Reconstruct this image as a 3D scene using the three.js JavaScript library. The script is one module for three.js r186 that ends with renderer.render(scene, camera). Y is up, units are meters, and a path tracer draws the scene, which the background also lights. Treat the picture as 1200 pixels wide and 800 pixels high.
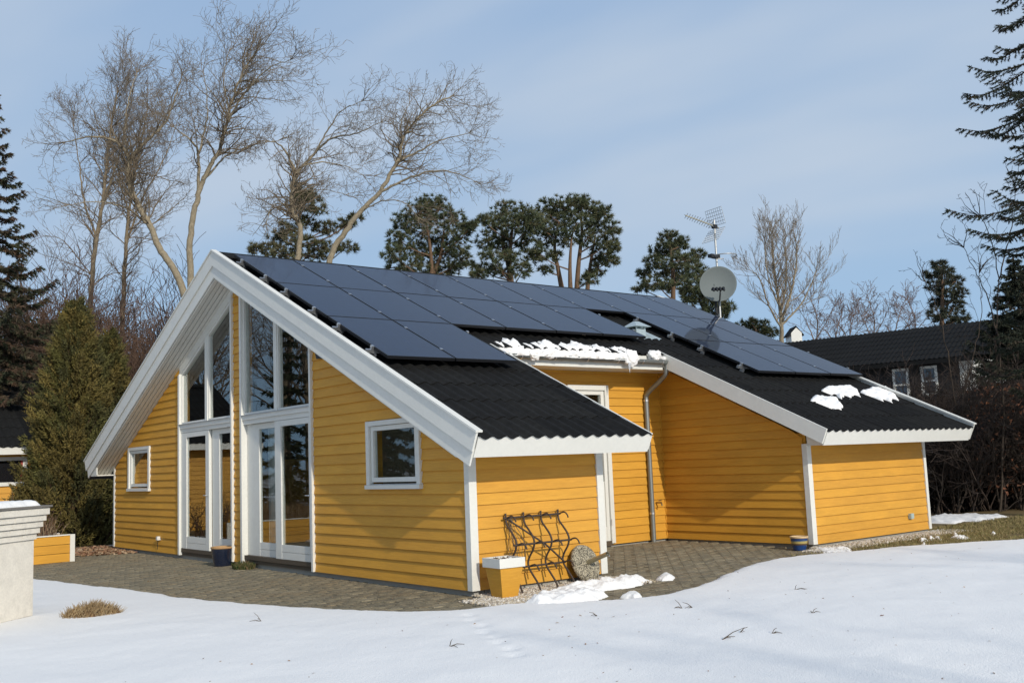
import * as THREE from 'three';
import { mergeGeometries } from 'three/addons/utils/BufferGeometryUtils.js';
import { ImprovedNoise } from 'three/addons/math/ImprovedNoise.js';

// ------------------------------------------------------------------ camera
const scene = new THREE.Scene();
const FOCAL = 1185.2, CAM = new THREE.Vector3(-6.579, 1.359, 14.822), YAW = 0.676, PITCH = 0.119, ROLL = -0.04;
const camera = new THREE.PerspectiveCamera(2 * Math.atan(400 / FOCAL) * 180 / Math.PI, 1.5, 0.1, 900);
const FW = new THREE.Vector3(Math.sin(YAW) * Math.cos(PITCH), Math.sin(PITCH), -Math.cos(YAW) * Math.cos(PITCH));
const rt0 = new THREE.Vector3(Math.cos(YAW), 0, Math.sin(YAW)), up0 = new THREE.Vector3().crossVectors(rt0, FW);
const RT = rt0.clone().multiplyScalar(Math.cos(ROLL)).addScaledVector(up0, Math.sin(ROLL));
const UP = up0.clone().multiplyScalar(Math.cos(ROLL)).addScaledVector(rt0, -Math.sin(ROLL));
camera.position.copy(CAM);
camera.quaternion.setFromRotationMatrix(new THREE.Matrix4().makeBasis(RT, UP, FW.clone().negate()));
camera.updateMatrixWorld(true);
// a photo pixel as a direction, and as a point at a depth or on a plane
const pixDir = (u, v) => FW.clone().addScaledVector(RT, (u - 600) / FOCAL).addScaledVector(UP, (400 - v) / FOCAL);
const at = (u, v, depth) => CAM.clone().addScaledVector(pixDir(u, v), depth);
const onPlane = (u, v, axis, val) => { const d = pixDir(u, v); return CAM.clone().addScaledVector(d, (val - CAM[axis]) / d[axis]); };

// ------------------------------------------------------------------ sky, sun, exposure
const SUN = new THREE.Vector3(-0.17, 0.455, 1).normalize();
const perlin = new ImprovedNoise();
{
  const W = 1024, H = 512, data = new Float32Array(W * H * 4);
  for (let j = 0; j < H; j++) {
    const el = ((j + 0.5) / H - 0.5) * Math.PI, y = Math.sin(el), c = Math.cos(el);
    for (let i = 0; i < W; i++) {
      const az = ((i + 0.5) / W - 0.5) * 2 * Math.PI, x = c * Math.cos(az), z = c * Math.sin(az);
      const up = Math.max(0, y), k = 1 - Math.pow(1 - up, 2.2);
      // clear air: pale at the horizon, deeper blue above
      let r = 0.355 - 0.150 * k, g = 0.565 - 0.215 * k, b = 0.790 - 0.175 * k;
      if (y < 0) { const d = Math.min(1, -y * 6); r += (0.40 - r) * d; g += (0.43 - g) * d; b += (0.47 - b) * d; }
      // thin veil of high cloud in long streaks, mapped on a flat layer
      if (y > 0) {
        const s = 1 / (y + 0.16), px = x * s, pz = z * s, a = 1.25, qx = px * Math.cos(a) + pz * Math.sin(a), qz = -px * Math.sin(a) + pz * Math.cos(a);
        let n = 0, amp = 0.6, f = 0.55;
        for (let o = 0; o < 5; o++) { n += amp * perlin.noise(qx * f + 3.1, qz * f * 3.2 + 0.9, o * 7.7); amp *= 0.52; f *= 2.05; }
        let veil = THREE.MathUtils.smoothstep(n + 0.10, -0.35, 0.60) * THREE.MathUtils.smoothstep(y, 0.02, 0.30);
        veil = (0.24 + 0.56 * veil) * THREE.MathUtils.smoothstep(y, 0.0, 0.22);
        r += (0.560 - r) * veil; g += (0.640 - g) * veil; b += (0.745 - b) * veil;
        const cs = Math.max(0, x * SUN.x + y * SUN.y + z * SUN.z), glow = 0.55 * Math.pow(cs, 8) + 1.0 * Math.pow(cs, 90);
        r += glow; g += glow * 0.97; b += glow * 0.9;
      }
      const q = (j * W + i) * 4; data[q] = r; data[q + 1] = g; data[q + 2] = b; data[q + 3] = 1;
    }
  }
  const t = new THREE.DataTexture(data, W, H, THREE.RGBAFormat, THREE.FloatType);
  t.mapping = THREE.EquirectangularReflectionMapping; t.magFilter = t.minFilter = THREE.LinearFilter; t.wrapS = THREE.RepeatWrapping; t.needsUpdate = true;
  scene.background = t; scene.environment = t;
}
const sun = new THREE.DirectionalLight(new THREE.Color(1, 0.93, 0.82), 3.1);
sun.position.copy(SUN).multiplyScalar(80); sun.target.position.set(0, 0, 0);
sun.castShadow = true; sun.shadow.mapSize.set(4096, 4096);
Object.assign(sun.shadow.camera, { left: -45, right: 45, top: 45, bottom: -45, near: 1, far: 220 });
scene.add(sun, sun.target);
const renderer = new THREE.WebGLRenderer({ antialias: true });
renderer.toneMapping = THREE.LinearToneMapping; renderer.toneMappingExposure = 1.0;
renderer.shadowMap.enabled = true; renderer.shadowMap.type = THREE.PCFSoftShadowMap;

// ------------------------------------------------------------------ helpers
const V3 = (x, y, z) => new THREE.Vector3(x, y, z);
function rng(seed) { let a = seed >>> 0; return () => { a = (a + 0x6D2B79F5) | 0; let t = Math.imul(a ^ (a >>> 15), 1 | a); t = (t + Math.imul(t ^ (t >>> 7), 61 | t)) ^ t; return ((t ^ (t >>> 14)) >>> 0) / 4294967296; }; }
const clamp = THREE.MathUtils.clamp, lerp = THREE.MathUtils.lerp, sstep = THREE.MathUtils.smoothstep;
function fbm(x, y, z, oct = 4, g = 0.5) { let n = 0, a = 1, f = 1, s = 0; for (let o = 0; o < oct; o++) { n += a * perlin.noise(x * f, y * f, z * f + o * 3.7); s += a; a *= g; f *= 2.03; } return n / s; }
// noise that tiles with period p in both directions
function tileNoise(seed) {
  const h = (x, y) => { let n = Math.imul(x, 374761393) + Math.imul(y, 668265263) + Math.imul(seed, 2147483647 & 0x5bd1e995); n = Math.imul(n ^ (n >>> 13), 1274126177); return ((n ^ (n >>> 16)) >>> 0) / 4294967296; };
  return (u, v, px, py) => { const x = u * px, y = v * py, x0 = Math.floor(x), y0 = Math.floor(y), fx = x - x0, fy = y - y0, sx = fx * fx * (3 - 2 * fx), sy = fy * fy * (3 - 2 * fy);
    const w = (a, p) => ((a % p) + p) % p; const a = h(w(x0, px), w(y0, py)), b = h(w(x0 + 1, px), w(y0, py)), c = h(w(x0, px), w(y0 + 1, py)), d = h(w(x0 + 1, px), w(y0 + 1, py));
    return (a + (b - a) * sx) * (1 - sy) + (c + (d - c) * sx) * sy; };
}
function tex(size, metres, fn, srgb = true) {
  const data = new Uint8Array(size * size * 4);
  for (let j = 0; j < size; j++) for (let i = 0; i < size; i++) { const c = fn(i / size, j / size), q = (j * size + i) * 4; for (let k = 0; k < 3; k++) data[q + k] = clamp(Math.round(255 * (c.length ? c[k] : c)), 0, 255); data[q + 3] = 255; }
  const t = new THREE.DataTexture(data, size, size, THREE.RGBAFormat); t.wrapS = t.wrapT = THREE.RepeatWrapping; t.magFilter = THREE.LinearFilter; t.minFilter = THREE.LinearMipmapLinearFilter; t.generateMipmaps = true;
  if (srgb) t.colorSpace = THREE.SRGBColorSpace; t.repeat.set(1 / metres, 1 / metres); t.needsUpdate = true; return t;
}
const std = (rgb, o = {}) => { const m = new THREE.MeshStandardMaterial({ roughness: 0.8, metalness: 0, ...o }); m.color.setRGB(...rgb); return m; };
const phy = (rgb, o = {}) => { const m = new THREE.MeshPhysicalMaterial({ roughness: 0.8, metalness: 0, ...o }); m.color.setRGB(...rgb); return m; };
const taken = new Map();
function numbered(n) { const k = taken.get(n) || 0; taken.set(n, k + 1); return k ? `${n}_${String(k).padStart(3, '0')}` : n; }
function mesh(name, geo, mat, parent = scene) { const m = new THREE.Mesh(geo, mat); m.name = parent === scene ? numbered(name) : name; m.castShadow = m.receiveShadow = true; parent.add(m); return m; }
function tag(o, label, category, group, kind) { o.userData = { label, category }; if (group) o.userData.group = group; if (kind) o.userData.kind = kind; return o; }
function thing(name, label, category, pos = [0, 0, 0], group) { const o = new THREE.Group(); o.name = numbered(name); o.position.set(...pos); scene.add(o); return tag(o, label, category, group); }
function part(name, parent) { const g = new THREE.Group(); g.name = name; parent.add(g); return g; }
const structure = (o) => { o.userData.kind = 'structure'; return o; };

// geometry from a soup of quads and triangles
function triUV(g, off = [0, 0]) {   // uv in metres from the main direction of each face
  const p = g.attributes.position, n = g.attributes.normal, uv = new Float32Array(p.count * 2);
  for (let i = 0; i < p.count; i++) { const ax = Math.abs(n.getX(i)), ay = Math.abs(n.getY(i)), az = Math.abs(n.getZ(i));
    const u = ax >= ay && ax >= az ? p.getZ(i) : p.getX(i), v = ay > ax && ay > az ? p.getZ(i) : p.getY(i); uv[i * 2] = u + off[0]; uv[i * 2 + 1] = v + off[1]; }
  g.setAttribute('uv', new THREE.BufferAttribute(uv, 2)); return g;
}
class Soup {
  constructor() { this.p = []; this.c = null; }
  tri(a, b, c) { this.p.push(...a, ...b, ...c); return this; }
  quad(a, b, c, d) { return this.tri(a, b, c).tri(a, c, d); }
  hexa(v) { // 0-3 bottom ring, 4-7 top ring, the same order
    this.quad(v[3], v[2], v[1], v[0]).quad(v[4], v[5], v[6], v[7]);
    for (let i = 0; i < 4; i++) { const j = (i + 1) % 4; this.quad(v[i], v[j], v[4 + j], v[4 + i]); } return this; }
  box(x0, x1, y0, y1, z0, z1) { return this.hexa([[x0, y0, z1], [x1, y0, z1], [x1, y0, z0], [x0, y0, z0], [x0, y1, z1], [x1, y1, z1], [x1, y1, z0], [x0, y1, z0]]); }
  geo(off) {
    const p = new Float32Array(this.p);
    // turn the whole soup right side out
    let vol = 0; for (let i = 0; i < p.length; i += 9) vol += p[i] * (p[i + 4] * p[i + 8] - p[i + 5] * p[i + 7]) - p[i + 1] * (p[i + 3] * p[i + 8] - p[i + 5] * p[i + 6]) + p[i + 2] * (p[i + 3] * p[i + 7] - p[i + 4] * p[i + 6]);
    if (vol < 0) for (let i = 0; i < p.length; i += 9) for (let k = 0; k < 3; k++) { const t = p[i + 3 + k]; p[i + 3 + k] = p[i + 6 + k]; p[i + 6 + k] = t; }
    const g = new THREE.BufferGeometry(); g.setAttribute('position', new THREE.BufferAttribute(p, 3)); g.computeVertexNormals(); return triUV(g, off); }
}
const boxG = (x0, x1, y0, y1, z0, z1, off) => new Soup().box(x0, x1, y0, y1, z0, z1).geo(off);
function prism(poly, holes, c0, c1, map, off) {   // polygon (a, b) swept from c0 to c1; map(a, b, c) gives the point
  const P = poly.map(([a, b]) => new THREE.Vector2(a, b)), HL = holes.map((h) => h.map(([a, b]) => new THREE.Vector2(a, b)));
  if (!THREE.ShapeUtils.isClockWise(P)) { /* outline counter-clockwise */ } else P.reverse();
  HL.forEach((h) => { if (!THREE.ShapeUtils.isClockWise(h)) h.reverse(); });
  const F = THREE.ShapeUtils.triangulateShape(P, HL), all = P.concat(...HL), s = new Soup();
  for (const [i, j, k] of F) { const A = all[i], B = all[j], C = all[k]; s.tri(map(A.x, A.y, c1), map(B.x, B.y, c1), map(C.x, C.y, c1)); s.tri(map(A.x, A.y, c0), map(C.x, C.y, c0), map(B.x, B.y, c0)); }
  for (const ring of [P, ...HL]) for (let i = 0; i < ring.length; i++) { const A = ring[i], B = ring[(i + 1) % ring.length]; s.quad(map(A.x, A.y, c0), map(B.x, B.y, c0), map(B.x, B.y, c1), map(A.x, A.y, c1)); }
  return s.geo(off);
}
const prismX = (poly, x0, x1, holes = [], off) => prism(poly, holes, x0, x1, (z, y, x) => [x, y, z], off);   // poly in (z, y)
const prismZ = (poly, z0, z1, holes = [], off) => prism(poly, holes, z0, z1, (x, y, z) => [x, y, z], off);
const prismY = (poly, y0, y1, holes = [], off) => prism(poly, holes, y0, y1, (x, z, y) => [x, y, z], off);   // poly in (x, z)
// tapered round bar along a list of points
function tubeInto(out, pts, rad, sides, cap = true) {
  const n = pts.length, base = out.pos.length / 3; let nx = null; const T = new THREE.Vector3(), N = new THREE.Vector3(), B = new THREE.Vector3();
  for (let i = 0; i < n; i++) {
    T.subVectors(pts[Math.min(n - 1, i + 1)], pts[Math.max(0, i - 1)]).normalize();
    if (!nx) { nx = Math.abs(T.y) < 0.9 ? V3(0, 1, 0) : V3(1, 0, 0); }
    N.copy(nx).addScaledVector(T, -nx.dot(T)).normalize(); nx = N.clone(); B.crossVectors(T, N);
    const r = typeof rad === 'number' ? rad : rad[i];
    for (let k = 0; k < sides; k++) { const a = k / sides * Math.PI * 2, c = Math.cos(a), s = Math.sin(a), x = N.x * c + B.x * s, y = N.y * c + B.y * s, z = N.z * c + B.z * s;
      out.pos.push(pts[i].x + x * r, pts[i].y + y * r, pts[i].z + z * r); out.nor.push(x, y, z); out.uv.push(k / sides * Math.PI * 2 * r, i * 0.3); if (out.col) out.col.push(...out.tint); }
  }
  for (let i = 0; i < n - 1; i++) for (let k = 0; k < sides; k++) { const a = base + i * sides + k, b = base + i * sides + (k + 1) % sides, c = a + sides, d = b + sides; out.idx.push(a, b, c, b, d, c); }
  if (cap) for (const e of [0, n - 1]) for (let k = 1; k < sides - 1; k++) { const o = base + e * sides; e ? out.idx.push(o, o + k, o + k + 1) : out.idx.push(o, o + k + 1, o + k); }
}
const bag = (col) => ({ pos: [], nor: [], uv: [], idx: [], col: col ? [] : null, tint: [1, 1, 1] });
function bagGeo(o) { const g = new THREE.BufferGeometry(); g.setAttribute('position', new THREE.Float32BufferAttribute(o.pos, 3)); g.setAttribute('normal', new THREE.Float32BufferAttribute(o.nor, 3)); g.setAttribute('uv', new THREE.Float32BufferAttribute(o.uv, 2)); if (o.col) g.setAttribute('color', new THREE.Float32BufferAttribute(o.col, 3)); g.setIndex(o.idx); return g; }
function tubeGeo(pts, rad, sides = 8) { const o = bag(); tubeInto(o, pts, rad, sides); return bagGeo(o); }
const curve = (pts, n) => new THREE.CatmullRomCurve3(pts).getPoints(n);
function inPoly(x, y, P) { let c = false; for (let i = 0, j = P.length - 1; i < P.length; j = i++) if ((P[i][1] > y) !== (P[j][1] > y) && x < (P[j][0] - P[i][0]) * (y - P[i][1]) / (P[j][1] - P[i][1]) + P[i][0]) c = !c; return c; }
function distPoly(x, y, P, closed = true) { let d = 1e9; for (let i = closed ? 0 : 1; i < P.length; i++) { const a = P[(i + P.length - 1) % P.length], b = P[i], dx = b[0] - a[0], dy = b[1] - a[1], t = clamp(((x - a[0]) * dx + (y - a[1]) * dy) / (dx * dx + dy * dy), 0, 1), ex = a[0] + dx * t - x, ey = a[1] + dy * t - y; d = Math.min(d, ex * ex + ey * ey); } return Math.sqrt(d); }

// ------------------------------------------------------------------ materials
const N1 = tileNoise(11), N2 = tileNoise(29), N3 = tileNoise(53);
// painted boards: fine grain along the board, faint blotches and small scuffs
const paintTex = tex(512, 1.7, (u, v) => { const g = N1(u, v, 10, 256) * 0.5 + N2(u, v, 24, 128) * 0.3 + N3(u, v, 6, 40) * 0.2, b = N2(u, v, 5, 7), s = N3(u, v, 128, 128) > 0.985 ? 0.93 : 1; const k = (0.885 + 0.085 * g + 0.06 * (b - 0.5)) * s; return [k, k * (0.985 + 0.015 * g), k * (0.95 + 0.05 * g)]; });
const paintBump = tex(512, 1.7, (u, v) => N1(u, v, 10, 256) * 0.55 + N2(u, v, 24, 128) * 0.45, false);
const whiteTex = tex(256, 1.3, (u, v) => { const g = N1(u, v, 40, 40) * 0.5 + N2(u, v, 9, 9) * 0.5, d = N3(u, v, 64, 64) > 0.97 ? 0.93 : 1; const k = (0.955 + 0.035 * g) * (0.5 + 0.5 * d); return [k, k, k * 0.99]; });
const M = {};
M.yellow = [[.690, .345, .034], [.664, .328, .031], [.714, .361, .037], [.678, .336, .035]].map((c) => std(c, { map: paintTex, bumpMap: paintBump, bumpScale: 0.0012, roughness: 0.62 }));
M.inner = std([.46, .36, .25], { roughness: 0.9, map: paintTex });
M.white = std([.71, .70, .66], { map: whiteTex, roughness: 0.55 });
M.glass = phy([.93, .96, .95], { roughness: 0.0, transmission: 1, thickness: 0, ior: 1.52 });
const sheetTex = tex(512, 1.9, (u, v) => { const g = N1(u, v, 128, 128) * 0.4 + N2(u, v, 30, 30) * 0.35 + N3(u, v, 7, 7) * 0.25, l = N2(u, v, 90, 90) > 0.972 ? 1.5 : 1; const k = (0.56 + 0.36 * g) * l; return [k, k * 0.995, k * 0.97]; });
M.sheet = [[.0185, .0185, .019], [.022, .022, .022], [.016, .0162, .017]].map((c) => phy(c, { map: sheetTex, roughness: .85, specularIntensity: .3 }));
M.black = std([.015, .015, .016], { roughness: 0.6 });
M.zinc = std([.25, .265, .26], { roughness: 0.5, metalness: 0.6, map: whiteTex });
M.alu = std([.62, .63, .64], { roughness: 0.35, metalness: 0.9 });
M.dark = std([.012, .012, .013], { roughness: 0.45 });
const cellTex = tex(512, 1, (u, v) => { const l = (Math.abs((u * 60) % 1 - 0.5) > 0.46) ? 1.25 : 1, c = (Math.abs((v * 6) % 1 - 0.5) > 0.485 || Math.abs((u * 10) % 1 - 0.5) > 0.485) ? 0.75 : 1; const k = 0.62 * l * c + 0.05 * (N1(u, v, 20, 20) - 0.5); return [k * 0.9, k * 0.95, k]; });
cellTex.repeat.set(1, 1);
M.cell = phy([.018, .034, .088], { map: cellTex, roughness: 0.5, specularIntensity: .25, clearcoat: 0.5, clearcoatRoughness: 0.05 });
M.snow = std([.82, .803, .775], { roughness: 0.9, bumpMap: tex(512, 0.9, (u, v) => N1(u, v, 160, 160) * 0.5 + N2(u, v, 60, 60) * 0.3 + N3(u, v, 22, 22) * 0.2, false), bumpScale: 0.004 });
M.wood = std([.10, .075, .05], { map: paintTex, roughness: 0.9 });
M.concrete = std([.34, .33, .30], { map: whiteTex, roughness: 0.95 });
M.iron = std([.075, .055, .045], { roughness: 0.7, metalness: 0.4, map: whiteTex });

// ------------------------------------------------------------------ the yellow house
const T = 0.4647, CA = 0.9069, SA = 0.4214, ZR = -0.32;
const cap = (z) => 4.86 - T * Math.abs(z - ZR), sof = (z) => 4.41 - T * Math.abs(z - ZR);
const zF = 5.78, zL = -6.42, x1 = 1.95, xW = 6.15, xE = 9.37, zRec = 2.904;
const house = thing('yellow_house', 'low yellow timber house with black roof and white trim, solar panels on top', 'house');
// point on the front roof slope: x, distance s down from the ridge, height h over the sheets
const slope = (x, s, h) => [x, 4.79 - s * SA + h * CA, ZR + s * CA + h * SA];
const slopeS = (z) => (z - ZR) / CA;
const onRoof = (u, v, h = 0) => { const d = pixDir(u, v), n = V3(0, CA, SA), p0 = V3(...slope(0, 0, h)); return CAM.clone().addScaledVector(d, p0.sub(CAM).dot(n) / d.dot(n)); };

// wall cores, each with its openings
const rectH = (a0, a1, b0, b1) => [[a0, b0], [a1, b0], [a1, b1], [a0, b1]];
const LW = { u0: -5.52, u1: -4.30, y0: 1.10, y1: 1.94 }, RW = { u0: 3.66, u1: 4.88, y0: 1.10, y1: 1.94 };
const LA = [-2.80, -0.47], RA = [-0.16, 2.21];
const asm = ([a, b]) => [[a, 0.02], [b, 0.02], [b, sof(b) - 0.03], [a, sof(a) - 0.03]];
const gableTop = [[zL, 0], [zF, 0], [zF, sof(zF) + 0.06], [ZR, sof(ZR) + 0.06], [zL, sof(zL) + 0.06]];
const gable = mesh('gable_wall', prismX(gableTop, 0.003, 0.15, [rectH(LW.u0 + .06, LW.u1 - .06, LW.y0 + .06, LW.y1 - .06), rectH(RW.u0 + .06, RW.u1 - .06, RW.y0 + .06, RW.y1 - .06), asm(LA), asm(RA)]), M.yellow[1], house);
mesh('end_wall', prismX([[zL, 0], [zF, 0], [zF, sof(zF) + 0.06], [ZR, sof(ZR) + 0.06], [zL, sof(zL) + 0.06]], 9.22, xE, []), M.yellow[1], house);
mesh('side_wall', boxG(0.151, 9.219, 0, 1.63, zL, zL + 0.15), M.yellow[1], house);
const eaveWall = mesh('eave_wall', boxG(0.151, x1, 0, 1.62, zF - 0.15, zF - 0.002), M.yellow[1], house);
mesh('side_wall', prismX([[zRec, 0], [zF - 0.152, 0], [zF - 0.152, sof(zF)], [zRec, sof(zRec) + 0.05]], 1.80, x1 - 0.002), M.yellow[2], house);
const DR = { u0: 4.02, u1: 4.90, y0: 0.02, y1: 2.54 };
const recWall = mesh('entrance_wall', prismZ(rectH(1.80, xW + 0.15, 0, 2.92), zRec - 0.15, zRec - 0.002, [rectH(DR.u0 + .04, DR.u1 - .04, DR.y0 + .01, DR.y1 - .04)]), M.yellow[1], house);
const wingWall = mesh('wing_wall', prismX([[zRec, 0], [zF - 0.152, 0], [zF - 0.152, sof(zF) + .04], [zRec, sof(zRec) + 0.04]], xW + 0.003, xW + 0.15), M.yellow[1], house);
const wingEave = mesh('wing_eave_wall', boxG(xW + 0.003, 9.219, 0, 1.62, zF - 0.15, zF - 0.002), M.yellow[1], house);
mesh('floor', prismY([[.16, zL + .16], [9.2, zL + .16], [9.2, zF - .16], [xW + .16, zF - .16], [xW + .16, zRec - .16], [1.79, zRec - .16], [1.79, zF - .16], [.16, zF - .16]], -.06, .03), M.inner, house);
mesh('inner_wall', boxG(4.6, 4.7, 0.03, 3.4, zL + 0.16, 2.7), M.inner, house);

// lapped boards: one mesh each
const PITCH_B = 0.13;
function boards(parent, map, segs, openings, yMax, seed) {
  const R = rng(seed), prof = (y, y0) => lerp(0.036, 0.012, (y - y0) / 0.146);
  const piece = (y0, ya, yb, seg) => {
    const [l0, r0] = seg(ya), [l1, r1] = seg(yb); if (r0 - l0 < 0.03) return;
    const L1 = Math.min(l1, r1), n0 = prof(ya, y0), n1 = prof(yb, y0), s = new Soup(), e = Math.max(r1, L1 + 0.002);
    s.hexa([map(l0, ya, n0), map(r0, ya, n0), map(r0, ya, -0.002), map(l0, ya, -0.002), map(L1, yb, n1), map(e, yb, n1), map(e, yb, -0.002), map(L1, yb, -0.002)]);
    mesh('siding_board', s.geo([R() * 9, R() * 9]), M.yellow[Math.floor(R() * 4)], parent);
  };
  for (let y0 = 0; y0 < yMax; y0 += PITCH_B) {
    const jit = (R() - 0.5) * 0.003, yb = Math.min(y0 + 0.146, yMax + 0.01);
    for (const seg of segs) {
      const hit = openings.filter((o) => o.y1 > y0 + 0.01 && o.y0 < yb - 0.01 && seg(y0)[1] > o.u0 && seg(y0)[0] < o.u1);
      if (!hit.length) { piece(y0 + jit, y0 + jit, yb + jit, seg); continue; }
      const o = hit[0];
      piece(y0, y0, yb, (y) => [seg(y)[0], Math.min(seg(y)[1], o.u0)]);
      piece(y0, y0, yb, (y) => [Math.max(seg(y)[0], o.u1), seg(y)[1]]);
      if (o.y0 - y0 > 0.012) piece(y0, y0, o.y0, (y) => [Math.max(seg(y)[0], o.u0), Math.min(seg(y)[1], o.u1)]);
      if (yb - o.y1 > 0.012) piece(y0, o.y1, yb, (y) => [Math.max(seg(y)[0], o.u0), Math.min(seg(y)[1], o.u1)]);
    }
  }
}
const mX = (x) => (u, y, n) => [x - n, y, u], mZ = (z) => (u, y, n) => [u, y, z + n];
const zAtL = (y) => ZR - (4.40 - y) / T, zAtR = (y) => ZR + (4.40 - y) / T;
boards(gable, mX(0), [
  (y) => [Math.max(zL + 0.055, zAtL(y)), LA[0]], (y) => [Math.max(LA[1], zAtL(y)), Math.min(RA[0], zAtR(y))], (y) => [RA[1], Math.min(zF - 0.045, zAtR(y))]],
  [LW, RW], 4.30, 5);
boards(eaveWall, mZ(zF), [() => [0.062, x1 - 0.085]], [], 1.56, 6);
boards(recWall, mZ(zRec), [() => [x1, xW - 0.04]], [DR], 2.80, 7);
boards(wingWall, mX(xW), [(y) => [zRec + 0.04, Math.min(zF - 0.045, zAtR(y))]], [], 2.86, 8);
boards(wingEave, mZ(zF), [() => [xW + 0.062, xE - 0.055]], [], 1.56, 9);

// corner boards and plinth
const cb = (x0, xb, z0, zb, y1) => mesh('corner_board', boxG(x0, xb, 0, y1, z0, zb, [x0, z0]), M.white, house);
cb(-0.043, 0.060, zF - 0.043, zF + 0.043, 1.46); cb(x1 - 0.083, x1 + 0.02, zF - 0.05, zF + 0.044, 1.46);
cb(xW - 0.043, xW + 0.060, zF - 0.043, zF + 0.043, 1.46); cb(xE - 0.053, xE + 0.02, zF - 0.05, zF + 0.043, 1.46);
cb(-0.043, 0.03, zL - 0.02, zL + 0.052, 1.56);
mesh('inner_corner_trim', boxG(xW - 0.04, xW - 0.004, 0, 2.8, zRec + 0.004, zRec + 0.04), M.yellow[0], house);
const plinth = part('plinth', house);
mesh('plinth_face', boxG(0.02, 0.16, -0.14, -0.004, zL + .02, zF - .02), M.concrete, plinth);
mesh('plinth_face', boxG(0.17, x1 - .02, -0.14, -0.004, zF - 0.16, zF - 0.02), M.concrete, plinth);
mesh('plinth_face', boxG(x1 - .16, xW + .1, -0.14, -0.004, zRec - 0.16, zRec - 0.02), M.concrete, plinth);
mesh('plinth_face', boxG(xW + 0.02, xW + 0.14, -0.14, -0.004, zRec, zF - 0.02), M.concrete, plinth);
mesh('plinth_face', boxG(xW + 0.15, xE - 0.01, -0.14, -0.004, zF - 0.16, zF - 0.02), M.concrete, plinth);

// ---- roof: slab, corrugated sheets, verges, fascias, soffits
const roof = part('roof', house);
const off = (z, d) => [z, cap(z) - d];
mesh('roof_slab', prismX([off(-6.95, .13), [ZR, 4.86 - .13], off(3.44, .13), [3.44, 2.80], [3.0, 2.80], [2.95, sof(2.95) + .03], [ZR, 4.41 + .03], [-6.95, sof(-6.95) + .03]], -0.38, 9.70), M.black, roof);
mesh('roof_slab', prismX([off(3.441, .13), off(6.36, .13), [6.36, 1.50], [5.9, 1.50], [5.70, sof(5.7) + .03], [3.441, sof(3.441) + .03]], 0.0, 1.90), M.black, roof);
mesh('roof_slab', prismX([off(3.441, .13), off(6.36, .13), [6.36, 1.46], [6.09, 1.46], [3.441, sof(3.441) + .03]], -0.38, -0.0005), M.black, roof);
mesh('roof_slab', prismX([off(3.441, .13), off(6.36, .13), [6.36, 1.50], off(6.3, .27), off(3.441, .27)], 1.9005, 2.165), M.black, roof);
mesh('roof_slab', prismX([off(3.441, .13), off(6.36, .13), [6.36, 1.50], [5.9, 1.50], [5.70, sof(5.7) + .03], [3.441, sof(3.441) + .03]], 6.16, 9.70), M.black, roof);
mesh('roof_slab', prismX([off(3.441, .13), off(6.36, .13), [6.36, 1.50], off(6.3, .27), off(3.441, .27)], 5.702, 6.1595), M.black, roof);
mesh('verge_soffit', prismX([off(3.441, .271), off(6.35, .271), off(6.35, .29), off(3.441, .29)], 5.702, 6.145), M.white, house);
const WAVE = 0.177, AMP = 0.017, ROW = 0.55;
const sheetCache = new Map();
function sheetGeo(u0, u1) {   // x from 0 to u1-u0, wave phase taken at u0
  const ph = ((u0 % WAVE) + WAVE) % WAVE, key = `${ph.toFixed(3)}|${(u1 - u0).toFixed(3)}`;
  if (sheetCache.has(key)) return sheetCache.get(key);
  const n = Math.max(2, Math.round((u1 - u0) / WAVE * 6)), o = bag();
  const w = (u) => AMP * Math.cos(2 * Math.PI * (u + ph) / WAVE), dw = (u) => -AMP * 2 * Math.PI / WAVE * Math.sin(2 * Math.PI * (u + ph) / WAVE);
  // rows: top end, lower end, then the cut edge and a short underside; local y = height, z = down the slope
  const push = (u, h, s, nx, ny, nz) => { const l = Math.hypot(nx, ny, nz); o.pos.push(u, h, s); o.nor.push(nx / l, ny / l, nz / l); o.uv.push(u, s); };
  for (let i = 0; i <= n; i++) { const u = (u1 - u0) * i / n, h = w(u), d = -dw(u);
    push(u, h - 0.006, -ROW - 0.07, d, 1, 0); push(u, h + 0.008, 0, d, 1, 0); push(u, h + 0.008, 0, 0, 0, 1); push(u, h - 0.003, 0, 0, 0, 1); push(u, h - 0.003, 0, -d, -1, 0); push(u, h - 0.012, -0.25, -d, -1, 0); }
  for (let i = 0; i < n; i++) for (const k of [0, 2, 4]) { const a = i * 6 + k, b = a + 6; o.idx.push(a, a + 1, b, b, a + 1, b + 1); }
  const g = bagGeo(o); sheetCache.set(key, g); return g;
}
const tilt = Math.asin(SA);
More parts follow.
